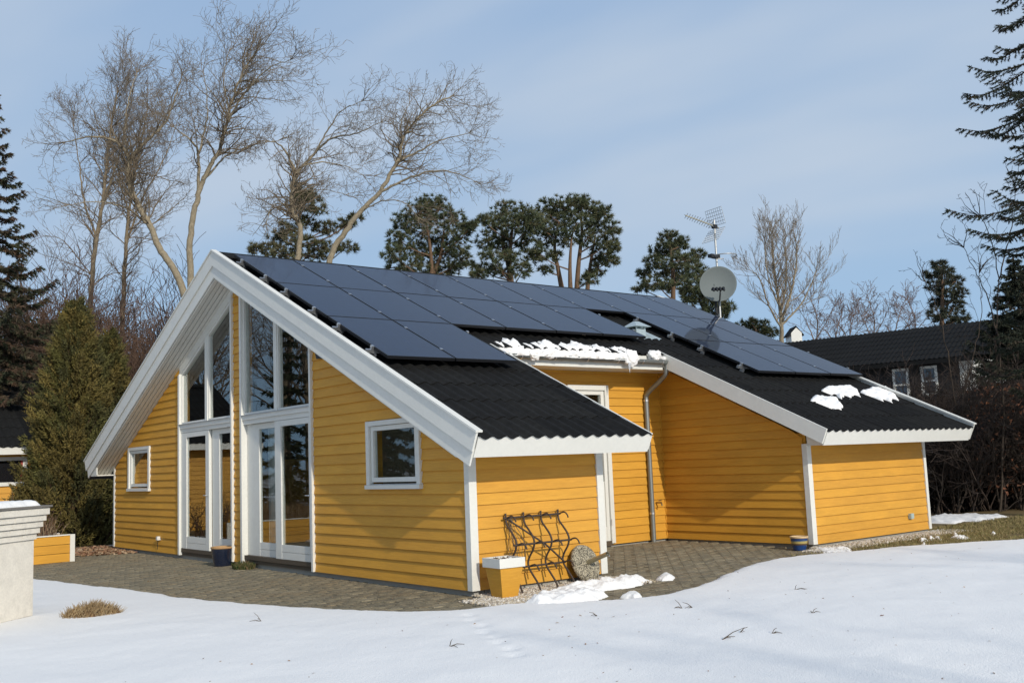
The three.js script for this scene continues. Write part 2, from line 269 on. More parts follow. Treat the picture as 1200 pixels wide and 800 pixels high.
{
  const R = rng(77), sE = slopeS(6.50), X0 = -0.385, SW = WAVE * 6, cols = [];
  for (let x = X0; x < 9.74; x += SW) cols.push([x, Math.min(x + SW + 0.02, 9.745)]);
  const nRows = Math.ceil(sE / ROW);
  for (let r = 0; r < nRows; r++) {
    const s = sE - r * ROW, ranges = r < 6 ? [[-0.385, 2.168], [5.702, 9.745]] : [[-0.385, 9.745]];
    for (const [a, b] of ranges) for (const [c0, c1] of cols) {
      const u0 = Math.max(a, c0), u1 = Math.min(b, c1); if (u1 - u0 < 0.06) continue;
      if (s - ROW < -0.3) continue;
      const m = mesh('roof_sheet', sheetGeo(u0 - X0, u1 - X0), M.sheet[Math.floor(R() * 3)], roof);
      const p = slope(u0, s, (R() - 0.5) * 0.003); m.position.set(...p); m.rotation.x = tilt;
    }
  }
  // hidden far slope: one sheet run
  const far = new Soup(); far.hexa([[-0.385, cap(-7.05) - .09, -7.05], [9.745, cap(-7.05) - .09, -7.05], [9.745, 4.86 - .09, ZR - .02], [-0.385, 4.86 - .09, ZR - .02], [-0.385, cap(-7.05) - .05, -7.05], [9.745, cap(-7.05) - .05, -7.05], [9.745, 4.86 - .05, ZR - .02], [-0.385, 4.86 - .05, ZR - .02]]);
  mesh('far_slope_sheet', far.geo(), M.sheet[0], roof);
  mesh('ridge_cap', prismX([[ZR - .17, 4.735], [ZR, 4.835], [ZR + .17, 4.735], [ZR + .17, 4.755], [ZR, 4.86], [ZR - .17, 4.755]], -0.36, 9.73), M.sheet[1], roof);
}
// verge boards: polygon from the ridge to the eave with a square-cut end; d0..d1 below the cap line, square to the slope
function verge(sgn, zEnd, d0, d1, zStart = ZR) {
  const q = (z, d, end) => { const zz = end ? z - sgn * d * SA : z; return [zz, cap(z) - (end ? d * CA : d / CA)]; };
  return [q(zStart, d0), q(zEnd, d0, true), q(zEnd, d1, true), q(zStart, d1)];
}
const bb = (name, poly, xa, xb, mat = M.white) => mesh(name, prismX(poly, xa, xb, [], [xa * 3, 0]), mat, house);
for (const [sg, ze] of [[1, 6.52], [-1, -7.06]]) {
  bb('verge_board', verge(sg, ze, 0.0, 0.215), -0.432, -0.408);
  bb('verge_board', verge(sg, ze - sg * 0.02, 0.195, 0.385), -0.4075, -0.386);
  bb('verge_cap', verge(sg, ze + sg * 0.012, -0.022, -0.001), -0.452, -0.365);
}
bb('verge_board', verge(1, 6.50, 0.045, 0.265, 3.40), 5.674, 5.700);
bb('verge_board', verge(1, 6.50, 0.062, 0.265, 3.40), 2.170, 2.195);
bb('verge_board', verge(1, 6.52, 0.0, 0.265), 9.747, 9.772); bb('verge_cap', verge(1, 6.53, -0.022, -0.001), 9.70, 9.79);
bb('verge_board', verge(-1, -7.06, 0.0, 0.265), 9.747, 9.772);
// eave fascia: square to the roof, its upper edge cut to the waves of the sheets
function scallop(xa, xb) {
  const n = Math.round((xb - xa) / WAVE * 8), f = new Soup(), y0 = 1.425, zb = 6.392, th = .024, yM = slope(0, 0, 0)[1] - slopeS(6.485) * SA, top = (x) => yM + AMP * Math.cos(2 * Math.PI * (x + .385) / WAVE) * .95 - .006, zt = (x) => zb + (top(x) - y0) * .094 / (yM - y0);
  for (let i = 0; i < n; i++) { const a = lerp(xa, xb, i / n), b = lerp(xa, xb, (i + 1) / n); f.quad([a, y0, zb], [b, y0, zb], [b, top(b), zt(b)], [a, top(a), zt(a)]).quad([b, y0, zb - th], [a, y0, zb - th], [a, top(a), zt(a) - th], [b, top(b), zt(b) - th]).quad([a, top(a), zt(a)], [b, top(b), zt(b)], [b, top(b), zt(b) - th], [a, top(a), zt(a) - th]).quad([a, y0, zb - th], [b, y0, zb - th], [b, y0, zb], [a, y0, zb]); if (i === 0) f.quad([a, y0, zb - th], [a, y0, zb], [a, top(a), zt(a)], [a, top(a), zt(a) - th]); if (i === n - 1) f.quad([b, y0, zb], [b, y0, zb - th], [b, top(b), zt(b) - th], [b, top(b), zt(b)]); }
  return f.geo([xa, 1]);
}
const fas = (xa, xb, wa, wb) => { mesh('fascia_board', scallop(xa, xb), M.white, house); mesh('eave_soffit', boxG(wa, wb, 1.432, 1.452, zF + .05, 6.366), M.white, house); };
fas(-0.384, 2.169, 0.0, 1.96); fas(5.702, 9.746, 6.12, 9.39);
for (const [a, b] of [[-0.012, -0.0005], [xW - .032, xW - .0305]]) mesh('eave_return', prismX([[zF + .045, 1.433], [6.365, 1.433], [6.365, 1.50], [zF + .045, sof(zF + .045) + .02]], a, b), M.white, house);
mesh('fascia_board', boxG(-0.384, 9.746, 1.40, 1.62, -6.99, -6.965), M.white, house);
mesh('eave_soffit', boxG(-0.384, 9.74, 1.42, 1.44, -6.964, zL - .01), M.white, house);
mesh('eave_return', boxG(-0.385, -0.365, 1.44, 1.60, -6.96, zL + 0.02), M.white, house);
mesh('fascia_board', boxG(2.197, 5.672, 2.765, 2.985, 3.445, 3.468), M.white, house);
mesh('eave_soffit', boxG(2.0, 6.13, 2.768, 2.782, zRec + 0.04, 3.444), M.white, house);
// gable soffit: narrow slats that run down the slope
const soffit = part('gable_soffit', house);
for (const [sg, ze] of [[1, 6.08], [-1, -6.72]]) for (let k = 0; k < 5; k++) {
  const xa = -0.384 + k * 0.076, xb = xa + 0.064, poly = [[ZR, 4.41], [ze, sof(ze)], [ze, sof(ze) + 0.018], [ZR, 4.428]];
  mesh('soffit_slat', prismX(poly, xa, xb, [], [k * 0.7, 0]), M.white, soffit);
}
// gutter with brackets, downpipe
const gut = part('gutter', house);
{
  const half = (r) => { const g = new THREE.CylinderGeometry(r, r, 3.52, 14, 1, true, 0, Math.PI); g.rotateZ(Math.PI / 2); return g; };
  const o = new Soup(), n = 12, r = 0.06, cz = 3.535, cy = 2.90;
  const ring = (rr) => Array.from({ length: n + 1 }, (_, i) => { const a = Math.PI + Math.PI * i / n; return [cz + rr * Math.cos(a), cy + rr * Math.sin(a)]; });
  const poly = ring(r).concat(ring(r - 0.005).reverse());
  mesh('gutter_trough', prismX(poly, 2.20, 5.715), M.zinc, gut);
  mesh('gutter_bead', tubeGeo([V3(2.2, cy + .002, cz + r), V3(5.715, cy + .002, cz + r)], 0.010, 8), M.zinc, gut);
  mesh('gutter_end', prismX(ring(r), 5.716, 5.722), M.zinc, gut);
  for (const x of [2.6, 3.25, 3.9, 4.55, 5.1, 5.55]) mesh('gutter_bracket', prismX(ring(r + .006).concat(ring(r + .001).reverse()), x, x + 0.025), M.alu, gut);
  const dp = part('downpipe', house), px = 5.74;
  mesh('pipe', tubeGeo([V3(px, -0.08, 2.99), V3(px, 1.1, 2.99), V3(px, 2.33, 2.99)], 0.04, 14), M.zinc, dp);
  mesh('pipe_elbow', tubeGeo(curve([V3(px, 2.31, 2.99), V3(px, 2.38, 3.0), V3(px - .02, 2.62, 3.38), V3(px - .04, 2.70, 3.50), V3(px - .04, 2.86, 3.535)], 20), 0.038, 14), M.zinc, dp);
  for (const y of [0.42, 1.55, 2.28]) { mesh('pipe_clip', tubeGeo([V3(px, y, 2.99), V3(px, y + 0.03, 2.99)], 0.045, 14), M.alu, dp); }
  mesh('pipe_foot', new THREE.CylinderGeometry(0.12, 0.14, 0.025, 16).translate(px, -0.078, 3.03), std([.16, .11, .08], { roughness: .9 }), dp);
  mesh('garden_tap', mergeGeometries([tubeGeo([V3(5.90, 0.60, 2.94), V3(5.90, 0.60, 3.05), V3(5.90, 0.55, 3.07)], 0.014, 8), tubeGeo([V3(5.87, 0.635, 3.02), V3(5.94, 0.635, 3.02)], 0.009, 6)]), std([.35, .25, .12], { metalness: .8, roughness: .4 }), house);
}

// ---- windows and doors
// a picture of frame members on the gable (plane x = 0): z0..z1, y0..y1, from x = a (outside) to b
const gb = (par, name, z0, z1, y0, y1, a, b, mat = M.white) => mesh(name, boxG(a, b, y0, y1, z0, z1, [z0, y0]), mat, par);
function smallWindow(o) {
  const w = part('window', house), c = 0.075;
  gb(w, 'casing', o.u0, o.u0 + c, o.y0 + .05, o.y1, -0.058, 0.002); gb(w, 'casing', o.u1 - c, o.u1, o.y0 + .05, o.y1, -0.058, 0.002);
  gb(w, 'casing', o.u0 + c + .0005, o.u1 - c - .0005, o.y1 - 0.06, o.y1, -0.056, 0.002); gb(w, 'sill', o.u0 - 0.012, o.u1 + 0.012, o.y0, o.y0 + 0.049, -0.078, 0.002);
  const a0 = o.u0 + c + .008, a1 = o.u1 - c - .008, b0 = o.y0 + 0.085, b1 = o.y1 - .066, t = 0.055;
  gb(w, 'vent_bar', o.u0 + c + .001, o.u1 - c - .001, o.y0 + .0495, o.y0 + .062, -0.04, .0, M.alu);
  gb(w, 'sash', a0, a0 + t, b0, b1, -0.030, 0.03); gb(w, 'sash', a1 - t, a1, b0, b1, -0.030, 0.03); gb(w, 'sash', a0 + t, a1 - t, b1 - t, b1, -0.029, 0.03); gb(w, 'sash', a0 + t, a1 - t, b0, b0 + t, -0.029, 0.03);
  gb(w, 'pane', a0 + t - .005, a1 - t + .005, b0 + t - .005, b1 - t + .005, 0.0, 0.004, M.glass);
  gb(w, 'reveal', o.u0 + .04, o.u1 - .04, o.y0 + .04, o.y0 + .06, 0.03, 0.16, M.white);
}
smallWindow(LW); smallWindow(RW);
const trap = (z0, z1, y0, f, xa, xb) => prismX([[z0, y0], [z1, y0], [z1, f(z1)], [z0, f(z0)]], xa, xb, [], [z0, 0]);
function glazed([z0, z1], leafA, leafB, mull) {
  const up = part('gable_window', house), top = (z) => sof(z) - 0.002, gt = (z) => sof(z) - 0.145;
  mesh('raking_trim', prismX([[z0, gt(z0)], [z1, gt(z1)], [z1, top(z1)], [z0, top(z0)]], -0.034, 0.06), M.white, up);
  mesh('jamb', trap(z0, z0 + 0.06, 0.0, (z) => gt(z) - .0005, -0.066, 0.08), M.white, up); mesh('jamb', trap(z1 - 0.05, z1, 0.0, (z) => gt(z) - .0005, -0.066, 0.08), M.white, up);
  gb(up, 'transom', z0 + 0.0605, z1 - 0.0505, 2.175, 2.24, -0.052, 0.08); gb(up, 'transom', z0 + 0.0605, z1 - 0.0505, 2.105, 2.1745, -0.030, 0.08); gb(up, 'drip_strip', z0 + 0.0605, z1 - 0.0505, 2.2405, 2.25, -0.072, 0.0, M.alu);
  mesh('mullion', trap(mull - 0.05, mull + 0.05, 2.2505, (z) => gt(z) - .0005, -0.036, 0.07), M.white, up);
  const f2 = (z) => gt(z) - 0.045;
  for (const [a, b] of [[z0 + 0.0605, mull - 0.0505], [mull + 0.0505, z1 - 0.0505]]) {
    mesh('glazing_bead', prismX([[a, f2(a)], [b, f2(b)], [b, gt(b) - .001], [a, gt(a) - .001]], -0.02, 0.05), M.white, up);
    mesh('glazing_bead', boxG(-0.02, 0.05, 2.2505, 2.285, a, b), M.white, up);
    mesh('glazing_bead', trap(a, a + .03, 2.2855, (z) => f2(z) - .001, -0.02, 0.05), M.white, up); mesh('glazing_bead', trap(b - .03, b, 2.2855, (z) => f2(z) - .001, -0.02, 0.05), M.white, up);
    mesh('pane', trap(a + .025, b - .025, 2.28, (z) => f2(z) + .005, 0.012, 0.016), M.glass, up);
  }
  const th = part('threshold', house); gb(th, 'threshold_board', z0 + .061, z1 - .051, 0.055, 0.115, -0.03, 0.1, M.wood); gb(th, 'threshold_board', z0 + .061, z1 - .051, 0.0, 0.054, -0.012, 0.1, M.wood);
  for (const [a, b, ga, gc, xo] of [leafA, leafB]) {
    const d = part('terrace_door', house), y0 = 0.118, y1 = 2.10, gy0 = 0.325, gy1 = 2.015;
    gb(d, 'stile', a, ga, y0, y1, xo, xo + 0.05); gb(d, 'stile', gc, b, y0, y1, xo, xo + 0.05); gb(d, 'top_rail', ga, gc, gy1, y1, xo + .001, xo + 0.05);
    for (let k = 0; k < 2; k++) gb(d, 'bottom_panel', ga, gc, y0 + k * 0.1035, y0 + k * 0.1035 + 0.099, xo + .003, xo + 0.05);
    gb(d, 'pane', ga - .004, gc + .004, gy0 - .004, gy1 + .004, xo + 0.022, xo + 0.026, M.glass);
    if (xo < 0.0) mesh('handle', tubeGeo(curve([V3(xo - .002, 1.02, b - .05), V3(xo - .035, 1.02, b - .05), V3(xo - .037, 1.02, b - .06), V3(xo - .037, 1.02, b - .15)], 10), 0.009, 6), M.alu, d);
  }
}
glazed(LA, [-2.735, -1.50, -2.50, -1.64, -0.024], [-1.49, -0.522, -1.19, -0.60, 0.030], -1.585);
glazed(RA, [-0.095, 1.10, 0.33, 1.02, 0.030], [0.99, 2.155, 1.18, 2.05, -0.024], 1.05);
// curtain drawn to the side behind the right hand door, hanging lamp behind the glass
{
  const s = new Soup(), n = 40; for (let i = 0; i < n; i++) { const f = (k) => [0.30 + 0.035 * Math.sin(k * 1.7) + .01 * Math.sin(k * 4.1), 0.12 + k / n * 0.42]; const a = f(i), b = f(i + 1); s.quad([a[0], 0.1, a[1]], [b[0], 0.1, b[1]], [b[0], 2.1, b[1]], [a[0], 2.1, a[1]]); }
  const c = mesh('curtain', s.geo(), phy([.75, .74, .70], { transmission: 0.3, roughness: 1, thickness: 0 })); tag(c, 'white curtain drawn aside behind the right terrace door', 'curtain');
}
// entrance door in the recess
{
  const d = part('entrance_door', house), zb = zRec, f = (name, a, b, y0, y1, z0, z1, m = M.white) => mesh(name, boxG(a, b, y0, y1, z0, z1, [a, y0]), m, d);
  f('casing', DR.u0, DR.u0 + .08, .02, DR.y1, zb - .05, zb + .06); f('casing', DR.u1 - .08, DR.u1, .02, DR.y1, zb - .05, zb + .06); f('casing', DR.u0 + .081, DR.u1 - .081, DR.y1 - .08, DR.y1, zb - .05, zb + .058);
  f('stile', DR.u0 + .085, DR.u0 + .15, .06, DR.y1 - .085, zb - .04, zb + .03); f('stile', DR.u1 - .15, DR.u1 - .085, .06, DR.y1 - .085, zb - .04, zb + .03);
  f('rail', DR.u0 + .151, DR.u1 - .151, DR.y1 - .15, DR.y1 - .086, zb - .04, zb + .028); f('rail', DR.u0 + .151, DR.u1 - .151, .06, .28, zb - .04, zb + .028); f('lower_panel', DR.u0 + .151, DR.u1 - .151, .281, 1.0, zb - .03, zb + .012);
  f('pane', DR.u0 + .148, DR.u1 - .148, 1.0, DR.y1 - .148, zb - .002, zb + .002, M.glass); f('hinge', DR.u1 - .088, DR.u1 - .072, .30, .40, zb + .05, zb + .066, M.alu); f('door_sill', DR.u0 + .05, DR.u1 - .05, -.02, .058, zb - .05, zb + .05, M.wood);
  mesh('handle', tubeGeo([V3(DR.u0 + .14, 1.05, zb + .03), V3(DR.u0 + .14, 1.05, zb + .075), V3(DR.u0 + .26, 1.05, zb + .075)], .009, 6), M.alu, d);
  const mat = mesh('door_mat', boxG(4.1, 5.15, -0.079, -0.062, zRec + .10, zRec + .55), std([.022, .024, .028], { roughness: 1 })); tag(mat, 'thin dark mat on the paving at the entrance door', 'door mat');
}
// socket on the wing, vent cover on the gable
{ const s = part('wall_socket', house); mesh('socket_box', boxG(8.72, 8.81, 0.20, 0.285, zF + .03, zF + .075), std([.42, .50, .47], { roughness: .5 }), s); mesh('socket_lid', boxG(8.725, 8.805, 0.215, 0.285, zF + .0752, zF + .083), std([.38, .47, .44], { roughness: .4 }), s); }
{ const s = part('outlet_cover', house); mesh('cover', boxG(-0.085, -0.02, 0.22, 0.285, -3.83, -3.76), M.white, s); mesh('drip_pipe', tubeGeo([V3(-.06, .222, -3.8), V3(-.06, .05, -3.83)], .006, 6), M.black, s); }
// roof vent in the gap of the solar field
{
  const p = onRoof(752, 394), v = part('roof_vent', house), gm = std([.50, .56, .55], { roughness: .35, metalness: .55 });
  const w = .115, X = p.x, Y = p.y, Z = p.z;
  mesh('vent_box', boxG(X - w, X + w, Y - .08, Y + .13, Z - w - .12, Z + w - .12), gm, v);
  const s = new Soup(), t = .19, a = [X - t, Y + .17, Z + t - .12], b = [X + t, Y + .17, Z + t - .12], c = [X + t, Y + .17, Z - t - .12], d = [X - t, Y + .17, Z - t - .12], e = [X - .05, Y + .275, Z + .03 - .12], f = [X + .05, Y + .275, Z + .03 - .12], g = [X + .05, Y + .275, Z - .03 - .12], h = [X - .05, Y + .275, Z - .03 - .12];
  s.hexa([a, b, c, d, e, f, g, h]); mesh('vent_hood', s.geo(), gm, v);
  for (const [dx, dz] of [[-.1, -.1], [.1, -.1], [-.1, .1], [.1, .1]]) mesh('hood_post', boxG(X + dx - .012, X + dx + .012, Y + .13, Y + .172, Z + dz - .132, Z + dz - .108), gm, v);
  // zinc flashing that follows the waves
  const q = new Soup(), s0 = slopeS(Z) - .30, s1 = slopeS(Z) + .16, n = 24, hh = (x) => AMP * Math.cos(2 * Math.PI * (x + .385) / WAVE) + .016;
  for (let i = 0; i < n; i++) { const xa = X - .32 + .64 * i / n, xb = X - .32 + .64 * (i + 1) / n, e1 = (x) => s1 + .05 * Math.abs(Math.sin(x * 17)); q.quad(slope(xa, e1(xa), hh(xa)), slope(xb, e1(xb), hh(xb)), slope(xb, s0, hh(xb)), slope(xa, s0, hh(xa))); }
  mesh('vent_flashing', q.geo(), gm, v);
}

// ------------------------------------------------------------------ solar panels
{
  const PX = 1.003, PS = 1.641, OX = -0.235, S0 = slopeS(0.036) + 0.0, HP = 0.137, W = 0.982, L = 1.618;
  const bar = (x0, xb, y0, yb, z0, zb) => new Soup().box(x0, xb, y0, yb, z0, zb);
  const fr = new Soup(); fr.box(0, .011, -.04, 0, 0, L).box(W - .011, W, -.04, 0, 0, L).box(.011, W - .011, -.04, 0, 0, .011).box(.011, W - .011, -.04, 0, L - .011, L);
  const frG = fr.geo(), glG = new THREE.BoxGeometry(W - .024, .005, L - .024).translate(W / 2, -.0035, L / 2);
  const clipG = boxG(-.02, .02, -.002, .006, -.018, .018);
  const lay = []; for (let i = 0; i < 10; i++) lay.push([i, 0]); for (let i = 0; i < 6; i++) lay.push([i, 1]); for (let i = 7; i < 10; i++) lay.push([i, 1], [i, 2]); lay.push([0, 2], [1, 2]);
  const rowName = ['ridge row', 'middle row', 'lowest row'], R = rng(31);
  const frameMat = std([.018, .018, .020], { roughness: 0.4, metalness: 0.5 });
  for (const [i, j] of lay) {
    const nth = ['first', 'second', 'third', 'fourth', 'fifth', 'sixth', 'seventh', 'eighth', 'ninth', 'tenth'], where = j === 0 ? `black solar panel in the ridge row, ${nth[i]} from the glazed gable` : i < 6 ? (j === 1 ? `black solar panel in the second row, ${nth[i]} from the glazed gable` : i ? 'black solar panel in the lowest row beside the gutter snow' : 'black solar panel in the lowest row at the glazed gable verge') : `black solar panel in the ${['', 'second', 'lowest'][j]} row, ${nth[i - 7]} beyond the roof vent`;
    const t = thing('solar_panel', where, 'solar panel', slope(OX + i * PX, S0 + j * PS, HP), ['solar panels along the ridge', 'solar panels in the second row', 'solar panels in the lowest row'][j] + (j && i > 5 ? ' past the vent' : j ? ' by the gable' : ''));
    t.rotation.x = tilt + (R() - .5) * .0015; t.rotation.z = (R() - .5) * .0012;
    mesh('frame', frG, frameMat, t); mesh('cell_glass', glG, M.cell, t);
  }
  // rails and clamps
  const seg = [[0, 0, 10], [1, 0, 6], [1, 7, 10], [2, 0, 2], [2, 7, 10]];
  for (const [j, a, b] of seg) for (const f of [0.22, 0.78]) {
    const s = S0 + j * PS + f * L, x0 = OX + a * PX - 0.10, xb = OX + b * PX + 0.05;
    const t = thing('mounting_rail', `aluminium rail carrying the ${['ridge row', 'second row', 'lowest row'][j]} of solar panels${j ? (a ? ' beyond the roof vent' : ' by the gable') : ''}`, 'rail', slope(x0, s, HP - .085), `rails under the ${['ridge row', 'second row', 'lowest row'][j]}${j ? (a ? ' past the vent' : ' by the gable') : ''}`);
    t.rotation.x = tilt; mesh('rail', boxG(0, xb - x0, 0, .044, -.02, .02), M.alu, t);
    mesh('end_clamp', boxG(.062, .096, .044, .093, -.02, .02), M.alu, t);
    mesh('end_clamp', boxG(xb - x0 - .05, xb - x0 - .018, .044, .093, -.02, .02), M.alu, t);
    for (let i = a + 1; i < b; i++) mesh('middle_clamp', clipG, M.alu, t).position.set((i - a) * PX + .0925, .088, 0);
    for (let x = .1; x < xb - x0; x += 1.06) mesh('roof_hook', boxG(x, x + .03, -.05, .0, -.015, .06), M.alu, t);
  }
}

// ------------------------------------------------------------------ ground, paving, snow
const GY = -0.065;
const gp = (u, v, y = GY) => { const p = onPlane(u, v, 'y', y); return [p.x, p.z]; };
{
  const t = tex(1024, 26, (u, v) => { const a = N1(u, v, 14, 14) * .5 + N2(u, v, 37, 37) * .3 + N3(u, v, 90, 90) * .2, f = N2(u, v, 300, 300) * .6 + N1(u, v, 150, 150) * .4, s = sstep(a, .50, .56); const d = [.30 + .10 * f, .255 + .08 * f, .17 + .06 * f]; return d.map((c, i) => lerp(c, [.90, .915, .93][i], s)); });
  const g = new THREE.PlaneGeometry(900, 900, 1, 1).rotateX(-Math.PI / 2); const uv = g.attributes.uv, p = g.attributes.position; for (let i = 0; i < p.count; i++) uv.setXY(i, p.getX(i), p.getZ(i));
  const m = mesh('ground', g, std([.8, .8, .8], { map: t, roughness: 1 })); m.position.y = -0.13; structure(m);
}
// the edge of the lying snow, traced on the ground from left to right
const edgePx = [[-60, 664], [0, 671], [40, 677], [70, 680], [100, 684], [140, 688], [178, 693], [215, 699], [260, 703], [300, 706], [345, 710], [390, 712], [430, 714], [480, 715], [530, 714], [560, 711], [590, 707], [615, 705], [660, 706], [690, 703], [730, 701], [770, 697], [800, 690], [830, 680], [855, 669], [880, 660], [905, 654], [950, 649], [1000, 645], [1050, 640], [1100, 637], [1150, 634], [1200, 631], [1290, 625], [1420, 616]];
const edge = edgePx.map(([u, v]) => gp(u, v, GY + .03));
const snowPoly = [[-14, edge[0][1] - 3], ...edge, [26, 13], [26, 26], [-14, 26]];
const inHouse = (x, z) => x > -0.02 && x < xE && z > zL && z < zF && !(x > x1 && x < xW && z > zRec);
const snowAt = (x, z) => {
  const wob = 0.10 * fbm(x * 2.3, 0, z * 2.3, 3) + 0.035 * fbm(x * 11, 5, z * 11, 2);
  let s = distPoly(x, z, edge, false); if (!inPoly(x, z, snowPoly)) s = -s; s += wob;
  const far = sstep(s, 0, 3);
  let h = GY + 0.006 + 0.036 * Math.sqrt(sstep(s, 0, .16)) + 0.035 * far + 0.050 * far * fbm(x * .35, 2, z * .35, 3) + 0.018 * sstep(s, .1, 1) * fbm(x * 1.4, 9, z * 1.4, 3) + 0.005 * fbm(x * 6, 4, z * 6, 2);
  return s < 0 ? null : h;
};
{
  // one sheet of snow with a soft, slightly ragged rim
  const X0 = -13, X1 = 22, Z0 = -6, Z1 = 19, d = 0.062, nx = Math.round((X1 - X0) / d), nz = Math.round((Z1 - Z0) / d);
  const inside = new Int32Array((nx + 1) * (nz + 1)).fill(-1), pos = [], idx = [], uv = [];
  // small bird tracks and a cat's line of prints
  const prints = []; { const P = [[538, 717], [546, 726], [553, 733], [561, 741], [569, 748], [577, 756], [585, 764], [594, 772], [604, 781]]; P.forEach(([u, v], i) => { const g = gp(u + (i % 2) * 4, v); prints.push(g); }); }
  for (let j = 0; j <= nz; j++) for (let i = 0; i <= nx; i++) {
    const x = X0 + i * d, z = Z0 + j * d; let h = snowAt(x, z);
    if (h !== null) for (const [px, pz] of prints) { const r = Math.hypot(x - px, z - pz); if (r < .09) h -= .030 * (1 - r / .09); }
    inside[j * (nx + 1) + i] = h === null ? -1 : 1;
    pos.push(x, h === null ? GY - 0.06 : h, z); uv.push(x, z);
  }
  for (let j = 0; j < nz; j++) for (let i = 0; i < nx; i++) { const a = j * (nx + 1) + i, b = a + 1, c = a + nx + 1, e = c + 1; if (inside[a] + inside[b] + inside[c] + inside[e] === -4) continue; idx.push(a, c, b, b, c, e); }
  const used = new Map(), p2 = [], u2 = [], ix = idx.map((k) => { let q = used.get(k); if (q === undefined) { q = used.size; used.set(k, q); p2.push(pos[k * 3], pos[k * 3 + 1], pos[k * 3 + 2]); u2.push(uv[k * 2], uv[k * 2 + 1]); } return q; });
  const g = new THREE.BufferGeometry(); g.setAttribute('position', new THREE.Float32BufferAttribute(p2, 3)); g.setAttribute('uv', new THREE.Float32BufferAttribute(u2, 2)); g.setIndex(ix); g.computeVertexNormals();
  structure(mesh('snow', g, M.snow));
  const out = mesh('snow_field', prismY([[-60, 18.9], [60, 18.9], [60, 90], [-60, 90]], -0.12, -0.02), M.snow); structure(out);
}
// paving: dark bed and single blocks
const bedTex = tex(512, 1.6, (u, v) => { const k = .55 + .45 * (N1(u, v, 120, 120) * .6 + N2(u, v, 30, 30) * .4); return [k, k * .97, k * .88]; });
const bed = structure(mesh('paving', prismY([[-6, -7.6], [-.02, -7.6], [-.02, 5.80], [1.98, 5.80], [1.98, 2.95], [6.1, 2.95], [6.1, 6.6], [3, 7.7], [-.5, 7.3], [-6, 6.9]], -0.125, GY - 0.007), std([.085, .08, .06], { map: bedTex, roughness: 1 })));
{
  const R = rng(404), mats = [[.33, .295, .232], [.29, .262, .21], [.37, .335, .272], [.265, .243, .20], [.32, .275, .21]].map((c) => std(c, { map: bedTex, roughness: .95 }));
  const L = .205, W = .102, list = [];
  const ok = (x, z) => { if (inPoly(x, z, snowPoly) && distPoly(x, z, edge, false) > .22) return false; if (x < 0.04 && x > -5.6 && z > -7.3 && z < 6.75) return true; return x > .2 && x < 6.06 && z > (x < 1.6 ? 6.42 : x < 2.05 ? 6.1 : 2.98) && z < 7.7; };
  const ang = 0.0, ca = Math.cos(ang), sa = Math.sin(ang);
  for (let r = -90; r < 90; r++) for (let c = -40; c < 50; c++) { const a = (c + (r & 1) * .5) * (L + .006), b = r * (W + .006), x = a * ca - b * sa, z = a * sa + b * ca; if (!ok(x, z)) continue;  const dist = Math.hypot(x - CAM.x, z - CAM.z), q = V3(x, GY, z).sub(CAM), f = q.dot(FW), px = 600 + FOCAL * q.dot(RT) / f, py = 400 - FOCAL * q.dot(UP) / f; list.push({ x, z, dist, seen: px > -10 && px < 1210 && py < 810 }); }
  list.sort((a, b) => (b.seen - a.seen) || (a.dist - b.dist));
  const g = new Soup(); const t = .006; g.hexa([[-L / 2, -.03, W / 2], [L / 2, -.03, W / 2], [L / 2, -.03, -W / 2], [-L / 2, -.03, -W / 2], [-L / 2 + t, 0, W / 2 - t], [L / 2 - t, 0, W / 2 - t], [L / 2 - t, 0, -W / 2 + t], [-L / 2 + t, 0, -W / 2 + t]]); 
  const geos = [0, 1, 2, 3].map((k) => g.geo([k * .37, k * .61]));
  const put = (o, q) => { q.position.set(o.x, GY + (R() - .5) * .007 + (o.x > x1 && o.z < 6 ? .034 * (1 - sstep(o.z, 4.2, 5.9)) : 0), o.z); q.rotation.set((R() - .5) * .03, ang + (R() - .5) * .02, (R() - .5) * .02); };
  list.slice(0, 300).forEach((o) => put(o, mesh('paver', geos[Math.floor(R() * 4)], mats[Math.floor(R() * 5)], bed)));
  const rest = list.slice(300), D = new THREE.Object3D(), im = new THREE.InstancedMesh(geos[0], std([.9, .9, .9], { map: bedTex, roughness: .95 }), rest.length), C = new THREE.Color();
  rest.forEach((o, i) => { put(o, D); D.updateMatrix(); im.setMatrixAt(i, D.matrix); C.setRGB(...[[.363, .325, .255], [.32, .288, .231], [.407, .368, .3], [.29, .267, .22], [.352, .302, .231]][Math.floor(R() * 5)]); im.setColorAt(i, C); });
  im.name = 'paver_field'; im.userData = { kind: 'stuff' }; im.castShadow = im.receiveShadow = true; bed.add(im);
}
// scattered instanced matter
function scatter(name, geo, mat, count, seed, place, label, category, colors, parent = scene) {
  const R = rng(seed), list = []; let guard = 0; while (list.length < count && guard++ < count * 30) { const o = place(R); if (o) list.push(o); }
  const im = new THREE.InstancedMesh(geo, mat, list.length), D = new THREE.Object3D(), C = new THREE.Color();
  list.forEach((o, i) => { D.position.set(...o.p); D.rotation.set(...o.r); D.scale.set(...o.s); D.updateMatrix(); im.setMatrixAt(i, D.matrix); if (colors) { const c = colors[Math.floor(R() * colors.length)], k = .8 + .4 * R(); C.setRGB(c[0] * k, c[1] * k, c[2] * k); im.setColorAt(i, C); } });
  im.name = parent === scene ? numbered(name) : name; im.castShadow = im.receiveShadow = true; parent.add(im); tag(im, label, category, null, 'stuff'); return im;
}
const pebble = new THREE.IcosahedronGeometry(1, 0);
const spin = (R) => [R() * 6.3, R() * 6.3, R() * 6.3];
const gravelCol = [[.42, .36, .28], [.55, .50, .42], [.30, .25, .20], [.48, .40, .28], [.62, .58, .52]];
